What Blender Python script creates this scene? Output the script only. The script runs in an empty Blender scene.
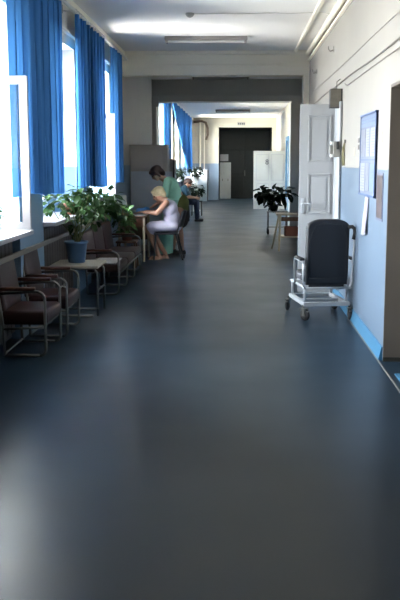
import bpy, bmesh, math, random
from mathutils import Vector, Matrix
rnd = random.Random(7)
PI = math.pi
C = bpy.context.scene.collection
sc = bpy.context.scene

# ------------------------------------------------------------------ materials
def mat(name, col, rough=0.6, metal=0.0, var=0.12, scale=6.0, bump=0.0, bscale=None, spec=0.5, coat=0.0, transl=0.0):
    m = bpy.data.materials.new(name); m.use_nodes = True
    nt = m.node_tree; N = nt.nodes; L = nt.links
    b = N['Principled BSDF']
    b.inputs['Roughness'].default_value = rough
    b.inputs['Metallic'].default_value = metal
    b.inputs['Specular IOR Level'].default_value = spec
    b.inputs['Coat Weight'].default_value = coat
    tc = N.new('ShaderNodeTexCoord')
    nz = N.new('ShaderNodeTexNoise'); nz.inputs['Scale'].default_value = scale; nz.inputs['Detail'].default_value = 4
    L.new(tc.outputs['Object'], nz.inputs['Vector'])
    mx = N.new('ShaderNodeMix'); mx.data_type = 'RGBA'
    mx.inputs[6].default_value = (*[c * (1 - var) for c in col], 1)
    mx.inputs[7].default_value = (*[min(1, c * (1 + var)) for c in col], 1)
    L.new(nz.outputs['Fac'], mx.inputs[0])
    L.new(mx.outputs[2], b.inputs['Base Color'])
    if bump:
        n2 = N.new('ShaderNodeTexNoise'); n2.inputs['Scale'].default_value = bscale or scale * 8
        L.new(tc.outputs['Object'], n2.inputs['Vector'])
        bp = N.new('ShaderNodeBump'); bp.inputs['Strength'].default_value = bump; bp.inputs['Distance'].default_value = 0.01
        L.new(n2.outputs['Fac'], bp.inputs['Height']); L.new(bp.outputs['Normal'], b.inputs['Normal'])
    if transl:
        tr = N.new('ShaderNodeBsdfTranslucent'); L.new(mx.outputs[2], tr.inputs['Color'])
        ms = N.new('ShaderNodeMixShader'); ms.inputs[0].default_value = transl
        L.new(b.outputs[0], ms.inputs[1]); L.new(tr.outputs[0], ms.inputs[2])
        L.new(ms.outputs[0], N['Material Output'].inputs['Surface'])
    return m

def wall_paint(name, upper, lower, level=1.56, var=0.05):
    """cream distemper above, glossy blue oil paint below a painted line"""
    m = mat(name, upper, 0.6)
    nt = m.node_tree; N = nt.nodes; L = nt.links; b = N['Principled BSDF']
    for l in list(b.inputs['Base Color'].links): L.remove(l)
    g = N.new('ShaderNodeNewGeometry'); sx = N.new('ShaderNodeSeparateXYZ'); L.new(g.outputs['Position'], sx.inputs[0])
    nz = N.new('ShaderNodeTexNoise'); nz.inputs['Scale'].default_value = 2.2; nz.inputs['Detail'].default_value = 5
    L.new(g.outputs['Position'], nz.inputs['Vector'])
    n2 = N.new('ShaderNodeTexNoise'); n2.inputs['Scale'].default_value = 1.1
    L.new(g.outputs['Position'], n2.inputs['Vector'])
    ma = N.new('ShaderNodeMath'); ma.operation = 'MULTIPLY_ADD'; ma.inputs[1].default_value = 0.03
    L.new(n2.outputs['Fac'], ma.inputs[0]); L.new(sx.outputs['Z'], ma.inputs[2])
    gt = N.new('ShaderNodeMath'); gt.operation = 'GREATER_THAN'; gt.inputs[1].default_value = level + 0.015
    L.new(ma.outputs[0], gt.inputs[0])
    def blotch(c):
        k = N.new('ShaderNodeMix'); k.data_type = 'RGBA'
        k.inputs[6].default_value = (*[x * (1 - var) for x in c], 1); k.inputs[7].default_value = (*[min(1, x * (1 + var)) for x in c], 1)
        L.new(nz.outputs['Fac'], k.inputs[0]); return k.outputs[2]
    mx = N.new('ShaderNodeMix'); mx.data_type = 'RGBA'
    L.new(gt.outputs[0], mx.inputs[0]); L.new(blotch(lower), mx.inputs[6]); L.new(blotch(upper), mx.inputs[7])
    L.new(mx.outputs[2], b.inputs['Base Color'])
    r = N.new('ShaderNodeMapRange'); r.inputs['To Min'].default_value = 0.35; r.inputs['To Max'].default_value = 0.7
    L.new(gt.outputs[0], r.inputs['Value']); L.new(r.outputs[0], b.inputs['Roughness'])
    bp = N.new('ShaderNodeBump'); bp.inputs['Strength'].default_value = 0.15; bp.inputs['Distance'].default_value = 0.01
    L.new(nz.outputs['Fac'], bp.inputs['Height']); L.new(bp.outputs['Normal'], b.inputs['Normal'])
    return m

def floor_mat():
    m = bpy.data.materials.new('linoleum'); m.use_nodes = True
    nt = m.node_tree; N = nt.nodes; L = nt.links; b = N['Principled BSDF']
    g = N.new('ShaderNodeNewGeometry')
    big = N.new('ShaderNodeTexNoise'); big.inputs['Scale'].default_value = 0.55; big.inputs['Detail'].default_value = 3
    L.new(g.outputs['Position'], big.inputs['Vector'])
    ramp = N.new('ShaderNodeValToRGB')
    ramp.color_ramp.elements[0].position = 0.38; ramp.color_ramp.elements[0].color = (*FLOOR_A, 1)
    ramp.color_ramp.elements[1].position = 0.62; ramp.color_ramp.elements[1].color = (*FLOOR_B, 1)
    L.new(big.outputs['Fac'], ramp.inputs[0])
    # worn track along the middle of the corridor
    sx = N.new('ShaderNodeSeparateXYZ'); L.new(g.outputs['Position'], sx.inputs[0])
    mid = N.new('ShaderNodeMapRange'); mid.interpolation_type = 'SMOOTHSTEP'
    ab = N.new('ShaderNodeMath'); ab.operation = 'ABSOLUTE'
    ad = N.new('ShaderNodeMath'); ad.operation = 'ADD'; ad.inputs[1].default_value = -0.05
    L.new(sx.outputs['X'], ad.inputs[0]); L.new(ad.outputs[0], ab.inputs[0]); L.new(ab.outputs[0], mid.inputs['Value'])
    mid.inputs['From Min'].default_value = 0.15; mid.inputs['From Max'].default_value = 0.85
    mid.inputs['To Min'].default_value = 0.75; mid.inputs['To Max'].default_value = 0.0
    wn = N.new('ShaderNodeMix'); wn.data_type = 'RGBA'; wn.inputs[7].default_value = (*FLOOR_WORN, 1)
    L.new(mid.outputs[0], wn.inputs[0]); L.new(ramp.outputs[0], wn.inputs[6])
    sp = N.new('ShaderNodeTexNoise'); sp.inputs['Scale'].default_value = 90; sp.inputs['Detail'].default_value = 2
    L.new(g.outputs['Position'], sp.inputs['Vector'])
    mp = N.new('ShaderNodeMapRange'); mp.inputs['From Min'].default_value = 0.3; mp.inputs['From Max'].default_value = 0.7
    mp.inputs['To Min'].default_value = 0.94; mp.inputs['To Max'].default_value = 1.06
    L.new(sp.outputs['Fac'], mp.inputs['Value'])
    mu = N.new('ShaderNodeVectorMath'); mu.operation = 'SCALE'
    L.new(wn.outputs[2], mu.inputs[0]); L.new(mp.outputs[0], mu.inputs['Scale'])
    L.new(mu.outputs[0], b.inputs['Base Color'])
    md = N.new('ShaderNodeTexNoise'); md.inputs['Scale'].default_value = 1.2; md.inputs['Detail'].default_value = 2
    L.new(g.outputs['Position'], md.inputs['Vector'])
    rr = N.new('ShaderNodeMapRange'); rr.inputs['From Min'].default_value = 0.3; rr.inputs['From Max'].default_value = 0.7
    rr.inputs['To Min'].default_value = FLOOR_R[0]; rr.inputs['To Max'].default_value = FLOOR_R[1]
    L.new(md.outputs['Fac'], rr.inputs['Value']); L.new(rr.outputs[0], b.inputs['Roughness'])
    b.inputs['Specular IOR Level'].default_value = 0.19
    return m

def glass_mat():
    m = bpy.data.materials.new('window_glass'); m.use_nodes = True
    nt = m.node_tree; N = nt.nodes; L = nt.links
    N.remove(N['Principled BSDF'])
    t = N.new('ShaderNodeBsdfTransparent'); t.inputs[0].default_value = (0.95, 0.97, 0.97, 1)
    gl = N.new('ShaderNodeBsdfGlossy'); gl.inputs['Roughness'].default_value = 0.03
    f = N.new('ShaderNodeFresnel'); f.inputs[0].default_value = 1.45
    ms = N.new('ShaderNodeMixShader'); L.new(f.outputs[0], ms.inputs[0]); L.new(t.outputs[0], ms.inputs[1]); L.new(gl.outputs[0], ms.inputs[2])
    L.new(ms.outputs[0], N['Material Output'].inputs['Surface'])
    return m

FLOOR_A = (0.010, 0.023, 0.038); FLOOR_B = (0.014, 0.028, 0.043); FLOOR_WORN = (0.014, 0.025, 0.031); FLOOR_R = (0.30, 0.36)
CREAM = (0.60, 0.57, 0.50); BLUE = (0.15, 0.24, 0.33)
M_FLOOR = floor_mat(); M_GLASS = glass_mat()
M_WALL = wall_paint('two_tone_wall_paint', CREAM, BLUE)
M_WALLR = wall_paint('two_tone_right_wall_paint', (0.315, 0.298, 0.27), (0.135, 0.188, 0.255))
M_WALLF = wall_paint('two_tone_far_wall_paint', (0.50, 0.46, 0.37), (0.22, 0.28, 0.35))
M_PASS = wall_paint('passage_wall_paint', (0.58, 0.55, 0.50), (0.20, 0.29, 0.38))
M_SASH = mat('shaded_white_sash_paint', (0.40, 0.385, 0.40), 0.4, var=0.04)  # white paint greyed: shade on the casement faces is put into the colour
M_CEIL = mat('ceiling_whitewash', (0.86, 0.84, 0.81), 0.85, var=0.04, scale=1.5, bump=0.1)
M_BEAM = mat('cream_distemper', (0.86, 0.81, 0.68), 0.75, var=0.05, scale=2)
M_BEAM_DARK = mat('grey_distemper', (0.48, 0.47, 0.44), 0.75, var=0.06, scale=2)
M_WHITE = mat('white_gloss_paint', (0.80, 0.80, 0.78), 0.35, var=0.04)
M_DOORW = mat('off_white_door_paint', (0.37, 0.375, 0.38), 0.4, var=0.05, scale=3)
M_BROWNDOOR = mat('grey_brown_door_paint', (0.155, 0.135, 0.115), 0.5, var=0.1, scale=3)
M_BLUEBASE = mat('bright_blue_skirting_paint', (0.045, 0.165, 0.29), 0.4, var=0.1)
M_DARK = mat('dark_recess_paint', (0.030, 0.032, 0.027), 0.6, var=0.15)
M_CURT = mat('blue_curtain_cloth', (0.048, 0.172, 0.41), 0.85, var=0.12, scale=5, transl=0.075, spec=0.1)
M_RAIL = mat('pale_rail_paint', (0.62, 0.60, 0.56), 0.5)
M_LEATHER = mat('maroon_leatherette', (0.026, 0.007, 0.006), 0.45, spec=0.3, var=0.25, scale=9, bump=0.15, bscale=120)
M_LEATHER2 = mat('brown_leatherette', (0.034, 0.016, 0.012), 0.48, spec=0.3, var=0.25, scale=9, bump=0.15, bscale=120)
M_STEEL = mat('dull_chromed_tube', (0.15, 0.15, 0.135), 0.42, 0.6, var=0.15)
M_ARMWOOD = mat('reddish_varnished_wood', (0.09, 0.030, 0.014), 0.38, var=0.3, scale=14)
M_WOOD = mat('brown_desk_wood', (0.12, 0.060, 0.032), 0.45, var=0.25, scale=10)
M_COVER = mat('dark_brown_slats', (0.040, 0.026, 0.018), 0.5, var=0.25, scale=10)
M_PALEWOOD = mat('pale_worn_wood', (0.46, 0.39, 0.27), 0.55, var=0.2, scale=10)
M_TABLETOP = mat('cream_table_laminate', (0.40, 0.355, 0.27), 0.45, var=0.1)
M_BLUEPOT = mat('blue_enamel', (0.06, 0.135, 0.25), 0.45, var=0.1)
M_DKBLUEPOT = mat('dark_blue_ceramic', (0.02, 0.05, 0.16), 0.3)
M_WHITEPOT = mat('white_plastic_pot', (0.72, 0.72, 0.68), 0.45)
M_CLAY = mat('red_brown_clay', (0.16, 0.05, 0.03), 0.7, var=0.2)
M_SOIL = mat('potting_soil', (0.03, 0.02, 0.015), 0.95, var=0.3, scale=30)
M_LEAF = mat('dark_green_leaf', (0.018, 0.046, 0.011), 0.55, spec=0.15, var=0.45, scale=14, transl=0.12)
M_LEAF2 = mat('mid_green_leaf', (0.05, 0.12, 0.025), 0.45, var=0.4, scale=14, transl=0.2)
M_LEAF3 = mat('very_dark_green_leaf', (0.007, 0.018, 0.008), 0.5, spec=0.15, var=0.4, scale=14, transl=0.12)
M_STEM = mat('plant_stem', (0.09, 0.10, 0.03), 0.7)
M_BLACK = mat('black_vinyl', (0.007, 0.008, 0.012), 0.5, var=0.2, bump=0.1, bscale=90)
M_RUBBER = mat('black_rubber', (0.012, 0.012, 0.013), 0.6)
M_SILVER = mat('silver_painted_tube', (0.42, 0.44, 0.46), 0.4, 0.1)
M_GREYWARD = mat('grey_brown_wardrobe_paint', (0.33, 0.30, 0.265), 0.55, var=0.08, scale=2)
M_SCREEN = mat('blue_grey_screen_paint', (0.40, 0.43, 0.48), 0.5, var=0.08)
M_GREYBOX = mat('grey_box_enamel', (0.30, 0.295, 0.275), 0.5)
M_SPK = mat('brown_speaker_front', (0.15, 0.135, 0.11), 0.7, var=0.25, scale=25)
M_PAPER = mat('white_paper', (0.46, 0.46, 0.46), 0.8, var=0.03)
M_LAMPBODY = mat('dull_grey_lamp_housing', (0.22, 0.20, 0.19), 0.5)
M_TUBE = mat('milky_glass_tube', (0.45, 0.45, 0.44), 0.3)
M_SKIN = mat('skin', (0.50, 0.27, 0.18), 0.5, var=0.08)
M_BLOND = mat('blond_grey_hair', (0.58, 0.47, 0.28), 0.6, var=0.3, scale=40, bump=0.4, bscale=90)
M_BRUNET = mat('dark_brown_hair', (0.045, 0.020, 0.014), 0.45, var=0.3, scale=40, bump=0.4, bscale=90)
M_LILAC = mat('pale_lilac_cotton', (0.60, 0.57, 0.70), 0.85, var=0.08, bump=0.3, bscale=25)
M_MINT = mat('mint_green_cotton', (0.36, 0.70, 0.52), 0.85, var=0.1, bump=0.3, bscale=25)
M_OLIVE = mat('olive_green_cotton', (0.12, 0.14, 0.035), 0.85, var=0.2, bump=0.3, bscale=25)
M_DKSKIRT = mat('dark_brown_cloth', (0.022, 0.015, 0.013), 0.85, var=0.2)
M_TEAL = mat('teal_blue_cotton', (0.016, 0.055, 0.085), 0.85, var=0.2)
M_NAVY = mat('navy_cloth', (0.012, 0.020, 0.050), 0.85, var=0.2)
M_SHOE = mat('dark_shoe_leather', (0.02, 0.02, 0.022), 0.5)
M_SANDAL = mat('tan_sandal_leather', (0.40, 0.27, 0.17), 0.6)
M_EYE = mat('dark_eye', (0.02, 0.015, 0.012), 0.2)
M_BLUECLOTH = mat('sky_blue_cloth', (0.14, 0.38, 0.72), 0.8, var=0.15, bump=0.4, bscale=20)
M_BOARDFRAME = mat('blue_board_frame', (0.07, 0.13, 0.28), 0.4)
M_INK = mat('dark_ink', (0.02, 0.02, 0.02), 0.6)

# ------------------------------------------------------------------ mesh helpers
def link(name, me, m=None, parent=None, smooth=False):
    o = bpy.data.objects.new(name, me); C.objects.link(o)
    if m: me.materials.append(m)
    if smooth:
        for p in me.polygons: p.use_smooth = True
    if parent: o.parent = parent
    return o

class MB:
    def __init__(s): s.bm = bmesh.new()
    def box(s, lo, hi, rot=None, at=None, bevel=0.0):
        """axis aligned box lo..hi; optional matrix about the point `at`"""
        lo = Vector(lo); hi = Vector(hi); c = (lo + hi) / 2; d = hi - lo
        t = bmesh.new(); bmesh.ops.create_cube(t, size=1)
        for v in t.verts: v.co = Vector((v.co.x * d.x, v.co.y * d.y, v.co.z * d.z)) + c
        if bevel: bmesh.ops.bevel(t, geom=t.edges[:], offset=bevel, segments=3, affect='EDGES', profile=0.5)
        if rot is not None:
            p = Vector(at if at is not None else c)
            for v in t.verts: v.co = p + rot @ (v.co - p)
        s.join(t); return s
    def join(s, t):
        me = bpy.data.meshes.new('t'); t.to_mesh(me); t.free(); s.bm.from_mesh(me); bpy.data.meshes.remove(me)
    def tube(s, pts, r, n=8, caps=True):
        pts = [Vector(p) for p in pts]
        if not isinstance(r, (list, tuple)): r = [r] * len(pts)
        rings = []; prev = None
        for i, p in enumerate(pts):
            a = pts[max(0, i - 1)]; b = pts[min(len(pts) - 1, i + 1)]
            d = (b - a).normalized()
            if prev is None:
                u = d.orthogonal().normalized()
            else:
                u = (prev - d * prev.dot(d)); u = u.normalized() if u.length > 1e-6 else d.orthogonal().normalized()
            prev = u; w = d.cross(u)
            rings.append([s.bm.verts.new(p + (u * math.cos(2 * PI * k / n) + w * math.sin(2 * PI * k / n)) * r[i]) for k in range(n)])
        for A, B in zip(rings, rings[1:]):
            for k in range(n): s.bm.faces.new((A[k], A[(k + 1) % n], B[(k + 1) % n], B[k]))
        if caps:
            s.bm.faces.new(rings[0][::-1]); s.bm.faces.new(rings[-1])
        return s
    def lathe(s, prof, c=(0, 0, 0), n=24, axis='Z'):
        c = Vector(c); rings = []
        def P(r, h, a):
            x, y = r * math.cos(a), r * math.sin(a)
            return c + (Vector((x, y, h)) if axis == 'Z' else Vector((h, x, y)) if axis == 'X' else Vector((x, h, y)))
        for r, h in prof:
            rings.append([s.bm.verts.new(P(max(r, 1e-4), h, 2 * PI * k / n)) for k in range(n)])
        for A, B in zip(rings, rings[1:]):
            for k in range(n): s.bm.faces.new((A[k], A[(k + 1) % n], B[(k + 1) % n], B[k]))
        s.bm.faces.new(rings[0][::-1]); s.bm.faces.new(rings[-1])
        return s
    def ball(s, c, r, n=12, rot=None):
        t = bmesh.new(); bmesh.ops.create_uvsphere(t, u_segments=n * 2, v_segments=n, radius=1)
        if not isinstance(r, (list, tuple)): r = (r, r, r)
        for v in t.verts:
            q = Vector((v.co.x * r[0], v.co.y * r[1], v.co.z * r[2]))
            if rot is not None: q = rot @ q
            v.co = Vector(c) + q
        s.join(t); return s
    def cap(s, a, b, ra, rb=None, n=8):
        """rounded tapering limb"""
        rb = ra if rb is None else rb
        a = Vector(a); b = Vector(b); s.tube([a, b], [ra, rb], 2 * n); s.ball(a, ra, n); s.ball(b, rb, n); return s
    def build(s, name, m=None, parent=None, smooth=False):
        bmesh.ops.recalc_face_normals(s.bm, faces=s.bm.faces[:])
        me = bpy.data.meshes.new(name); s.bm.to_mesh(me); s.bm.free()
        return link(name, me, m, parent, smooth)

def soft(s, name, m, parent=None, voxel=0.012, it=4):
    """several overlapping limbs fused into one continuous skin"""
    o = s.build(name, m, parent, True)
    r = o.modifiers.new('fuse', 'REMESH'); r.mode = 'VOXEL'; r.voxel_size = voxel; r.use_smooth_shade = True
    k = o.modifiers.new('relax', 'SMOOTH'); k.factor = 0.5; k.iterations = it
    return o

def tag(o, label, cat, group=None, kind=None):
    o['label'] = label; o['category'] = cat
    if group: o['group'] = group
    if kind: o['kind'] = kind
    return o
def thing(name, label, cat, loc=(0, 0, 0), rz=0, group=None):
    o = bpy.data.objects.new(name, None); C.objects.link(o); o.location = loc; o.rotation_euler = (0, 0, rz)
    o.empty_display_size = 0.1
    return tag(o, label, cat, group)
STRUCT_LABEL = {}
def struct(o, label=None, cat=None):
    o['kind'] = 'structure'
    if label: o['label'] = label
    if cat: o['category'] = cat
    return o
def arc(c, r, a0, a1, n, plane='XZ'):
    out = []
    for i in range(n + 1):
        a = a0 + (a1 - a0) * i / n
        if plane == 'XZ': out.append((c[0] + r * math.cos(a), c[1], c[2] + r * math.sin(a)))
    return out
def R(ax, deg): return Matrix.Rotation(math.radians(deg), 3, ax)

CEIL = 3.48
XL, XR = -1.98, 1.2
# ------------------------------------------------------------------ setting
struct(MB().box((-2.6, -3, -0.12), (2.1, 42, 0)).build('floor', M_FLOOR), 'blue-grey glossy linoleum floor running the length of the corridor', 'floor')
struct(MB().box((-2.6, -3, CEIL), (2.1, 42, CEIL + 0.15)).build('ceiling', M_CEIL), 'whitewashed ceiling over the corridor', 'ceiling')

# window bays along the left wall: openings with sills at z=1.0
WIN_BEHIND = []
WIN_NEAR = [(6.15, 8.12), (9.12, 11.10), (12.05, 14.05)]
WIN_FAR = [(22.6, 24.6), (25.6, 27.6), (28.6, 30.6), (31.6, 33.6), (34.6, 38.4)]  # last bay widened, mostly out of sight, to light the far end wall
SILL, HEAD = 1.0, 2.95
wl = MB()
def left_wall(y0, y1, wins, mb, x=XL, t=0.5, HEAD=2.95):
    cur = y0
    for a, b in wins:
        mb.box((x - t, cur, 0), (x, a, CEIL))
        # niche below the sill, recessed for the radiator
        mb.box((x - t, a, 0), (x - 0.16, b, SILL - 0.02))
        mb.box((x - t, a, HEAD), (x, b, CEIL))
        cur = b
    mb.box((x - t, cur, 0), (x, y1, CEIL))
left_wall(-3, 16.0, WIN_BEHIND + WIN_NEAR, wl)
struct(wl.build('wall_left', M_WALL), 'left corridor wall with deep window bays, blue below and cream above', 'wall')
w2 = MB(); w2.box((-2.6, 16.0, 0), (XL, 21.6, CEIL))
struct(w2.build('wall_passage_left', M_PASS), 'unlit left wall of the passage between the two beams', 'wall')
w3 = MB(); left_wall(21.6, 39.3, WIN_FAR, w3, HEAD=3.2)
struct(w3.build('wall_far_left', M_WALLF), 'left wall with windows beyond the second beam', 'wall')
# right wall, first section: door recess 5.9-7.32, doorway 11.2-12.2 behind the open leaf
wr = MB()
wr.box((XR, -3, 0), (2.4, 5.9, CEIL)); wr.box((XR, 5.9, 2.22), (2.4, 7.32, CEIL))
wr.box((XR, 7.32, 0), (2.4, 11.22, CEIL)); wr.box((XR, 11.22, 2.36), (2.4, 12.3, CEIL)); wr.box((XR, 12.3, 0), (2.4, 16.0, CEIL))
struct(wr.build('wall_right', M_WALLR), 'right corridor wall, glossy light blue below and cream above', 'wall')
struct(MB().box((1.44, 16.0, 0), (2.4, 21.0, CEIL)).build('wall_passage_right', M_PASS), 'unlit right wall of the passage between the beams', 'wall')
struct(MB().box((1.62, 21.0, 0), (2.1, 39.3, CEIL)).build('wall_far_right', M_WALLF), 'right wall beyond the second beam', 'wall')
struct(MB().box((-2.6, -3.2, 0), (2.4, -3, CEIL)).build('wall_rear', M_PASS), 'unseen wall added behind the viewpoint to keep the corridor dark', 'wall')  # never in view; added so the corridor stays dark at this end
wf = MB()
wf.box((-2.6, 39.0, 0), (-0.83, 39.3, CEIL)); wf.box((1.45, 39.0, 0), (2.4, 39.3, CEIL)); wf.box((-0.83, 39.0, 3.08), (1.45, 39.3, CEIL))
struct(wf.build('wall_far_end', M_WALLF), 'far end wall of the corridor around the dark opening', 'wall')
# dark lobby behind the far opening
lb = MB()
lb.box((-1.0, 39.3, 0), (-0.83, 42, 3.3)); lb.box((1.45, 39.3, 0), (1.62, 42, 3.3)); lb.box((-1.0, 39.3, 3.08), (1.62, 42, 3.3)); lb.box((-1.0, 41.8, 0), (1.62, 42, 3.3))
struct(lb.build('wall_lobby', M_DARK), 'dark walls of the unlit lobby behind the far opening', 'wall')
dd = struct(MB().box((-0.80, 40.9, 0.0), (1.42, 40.98, 3.02)).build('door_1', M_DARK), 'tall dark double door at the far end of the corridor', 'door')
for x in (-0.72, 0.36):
    p = MB()
    for z0, z1 in ((0.2, 1.0), (1.15, 2.1), (2.2, 2.9)): p.box((x, 40.86, z0), (x + 0.98, 40.895, z1), bevel=0.01)
    p.build('door_panel', M_DARK, dd)
pp = MB(); pp.box((0.28, 40.84, 1.0), (0.33, 40.89, 1.25)); pp.build('door_handle', M_STEEL, dd)

# beams with pilasters and mouldings
b1 = MB()
b1.box((XL, 15.72, 3.08), (XR, 16.05, CEIL)); b1.box((XL, 15.70, 3.22), (XR, 15.73, 3.26), bevel=0.006); b1.box((XL, 15.66, 3.42), (XR, 15.73, CEIL), bevel=0.012)
b1.box((1.12, 15.72, 0), (XR + 0.0, 16.05, 3.08)); b1.box((1.105, 15.70, 0), (1.135, 16.07, 3.08), bevel=0.006)
struct(b1.build('beam_1', M_BEAM), 'cream beam across the corridor with its right pilaster', 'beam')
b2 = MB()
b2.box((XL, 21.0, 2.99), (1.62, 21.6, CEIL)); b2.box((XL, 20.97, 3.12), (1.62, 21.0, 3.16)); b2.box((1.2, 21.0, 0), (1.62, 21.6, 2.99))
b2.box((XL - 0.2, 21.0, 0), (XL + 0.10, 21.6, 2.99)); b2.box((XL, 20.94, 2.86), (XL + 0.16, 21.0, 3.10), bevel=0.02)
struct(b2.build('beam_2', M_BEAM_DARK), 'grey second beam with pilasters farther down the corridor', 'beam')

# cornice along the right
tr = MB()
tr.box((0.93, -3, CEIL - 0.035), (0.985, 15.68, CEIL), bevel=0.012)
tr.tube([(1.16, -3, 3.42), (1.16, 15.68, 3.42)], 0.04, 10); tr.box((1.16, -3, 3.30), (XR, 15.68, 3.335), bevel=0.008)
struct(tr.build('trim_1', M_BEAM), 'plaster cornice along the right side of the ceiling', 'cornice')
tr = MB(); tr.box((XL, -3, 3.40), (XL + 0.05, 15.68, CEIL), bevel=0.015)
struct(tr.build('trim_2', M_BEAM), 'narrow plaster moulding along the left side of the ceiling', 'cornice')

# right skirting: sloping blue painted coving from recess corner to doorway
def coving(name, x, y0, y1, label):
    bm = bmesh.new()
    prof = [(x - 0.035, 0), (x, 0), (x, 0.115), (x - 0.008, 0.115)]
    A = [bm.verts.new((p[0], y0, p[1])) for p in prof]; B = [bm.verts.new((p[0], y1, p[1])) for p in prof]
    for k in range(4): bm.faces.new((A[k], A[(k + 1) % 4], B[(k + 1) % 4], B[k]))
    bm.faces.new(A); bm.faces.new(B[::-1])
    me = bpy.data.meshes.new(name); bm.to_mesh(me); bm.free()
    return struct(link(name, me, M_BLUEBASE), label, 'skirting')
coving('baseboard_right', XR, 7.33, 11.15, 'bright blue sloping skirting at the foot of the right wall')
coving('baseboard_right_near', XR, -3, 5.88, 'bright blue skirting on the right wall near the viewpoint')
coving('baseboard_right_far', XR, 12.35, 15.7, 'bright blue skirting behind the open white door')
struct(MB().box((1.158, 4.0, 0.0), (1.170, 9.4, 0.006)).build('trim_3', mat('worn_metal_strip', (0.16, 0.155, 0.15), 0.5)), 'thin pale metal strip along the right edge of the linoleum', 'floor strip')
# recess on the right with closed grey-brown door
rc = MB(); rc.box((1.2005, 7.30, 0.03), (1.62, 7.3195, 2.218)); rc.box((1.2005, 5.901, 2.198), (1.62, 7.30, 2.2185)); rc.box((1.2005, 5.901, 0.03), (1.62, 5.921, 2.198))
struct(rc.build('trim_4', M_BROWNDOOR), 'grey-brown painted jamb lining the doorway recess on the right', 'door jamb')
struct(MB().box((1.20, 7.285, 0), (1.60, 7.30, 0.035)).build('baseboard_recess', M_DARK), 'dark skirting at the foot of the doorway jamb', 'skirting')
d3 = struct(MB().box((1.60, 5.925, 0.01), (1.65, 7.295, 2.19)).build('door_2', M_BROWNDOOR), 'grey-brown closed door deep in the right recess', 'door')
p = MB(); p.box((1.585, 6.1, 0.3), (1.602, 7.1, 1.0), bevel=0.006); p.box((1.585, 6.1, 1.2), (1.602, 7.1, 2.0), bevel=0.006); p.build('door_panel', M_BROWNDOOR, d3)
MB().tube([(1.60, 6.0, 1.02), (1.55, 6.0, 1.02), (1.55, 6.12, 1.02)], 0.01).build('door_handle', M_STEEL, d3)
struct(MB().box((1.215, 6.3, 0.0), (1.60, 6.82, 0.012), bevel=0.004).build('trim_5', M_BLUEBASE), 'blue painted threshold inside the right recess', 'threshold')

# open white door leaf on the right (swung out across the wall)
d = struct(bpy.data.objects.new('door_3', None), 'white panelled door leaf standing open behind the wheeled chair', 'door'); C.objects.link(d)
d.location = (1.2, 11.16, 0); d.rotation_euler = (0, 0, math.radians(0))
p = MB(); W = 0.45; H = 2.31
p.box((-W, 0, 0.02), (0, 0.04, H))
p.build('door_leaf', M_DOORW, d)
p = MB()
for z0, z1 in ((0.20, 0.88), (0.99, 1.48), (1.62, 2.18)):
    x0, x1 = -W + 0.10, -0.07
    p.box((x0, -0.012, z0), (x0 + 0.02, 0.0, z1), bevel=0.004); p.box((x1 - 0.02, -0.012, z0), (x1, 0.0, z1), bevel=0.004)
    p.box((x0, -0.012, z0), (x1, 0.0, z0 + 0.02), bevel=0.004); p.box((x0, -0.012, z1 - 0.02), (x1, 0.0, z1), bevel=0.004)
    p.box((x0 + 0.05, -0.008, z0 + 0.05), (x1 - 0.05, 0.0, z1 - 0.05), bevel=0.006)
p.build('door_panel', M_DOORW, d)
hd = MB(); hd.box((-W + 0.02, -0.012, 1.0), (-W + 0.065, 0.0, 1.18), bevel=0.004); hd.build('lock_plate', M_SILVER, d)
hd = MB(); hd.tube([(-W + 0.045, -0.01, 1.12), (-W + 0.045, -0.06, 1.12), (-W + 0.15, -0.065, 1.115)], [0.012, 0.012, 0.011]); hd.build('door_handle', M_SILVER, d)
# pale casing on the wall next to the hinge
cz = MB(); cz.box((1.175, 10.62, 0.12), (XR, 11.15, 2.31)); cz.box((1.165, 10.60, 0.12), (1.185, 10.68, 2.31), bevel=0.005); cz.box((1.165, 11.05, 0.12), (1.185, 11.13, 2.31), bevel=0.005)
struct(cz.build('trim_6', mat('casing_paint', (0.46, 0.48, 0.51), 0.45)), 'pale casing board on the wall by the door hinge', 'casing')
dk = struct(MB().box((1.7, 11.23, 0), (1.75, 12.29, 2.355)).build('door_4', M_DARK), 'dark closed door inside the doorway behind the open leaf', 'door')

# far white door leaf across the right side
d = struct(bpy.data.objects.new('door_5', None), 'white door leaf standing open far down the corridor with a black number', 'door'); C.objects.link(d)
d.location = (1.62, 30.9, 0)
p = MB(); p.box((-1.09, 0, 0.03), (0, 0.05, 1.99)); p.build('door_leaf', mat('far_door_paint', (0.44, 0.45, 0.42), 0.4, var=0.05), d)
p = MB()
for x0, x1 in ((-1.0, -0.58), (-0.50, -0.08)):
    for z0, z1 in ((0.2, 0.9), (1.0, 1.88)):
        p.box((x0, -0.012, z0), (x0 + 0.02, 0, z1)); p.box((x1 - 0.02, -0.012, z0), (x1, 0, z1)); p.box((x0, -0.012, z0), (x1, 0, z0 + 0.02)); p.box((x0, -0.012, z1 - 0.02), (x1, 0, z1))
p.build('door_panel', M_DOORW, d)
MB().tube([(-1.03, 0, 0.98), (-1.03, -0.06, 0.98), (-0.92, -0.06, 0.98)], 0.012).build('door_handle', M_SILVER, d)
cu = bpy.data.curves.new('door_number', 'FONT'); cu.body = '8'; cu.size = 0.24; cu.align_x = 'CENTER'; cu.extrude = 0.003; cu.materials.append(M_INK)
t = bpy.data.objects.new('door_number', cu); C.objects.link(t); t.parent = d; t.location = (-0.64, -0.016, 1.54); t.rotation_euler = (PI / 2, 0, 0)
t['label'] = 'black number on the white door'
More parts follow.
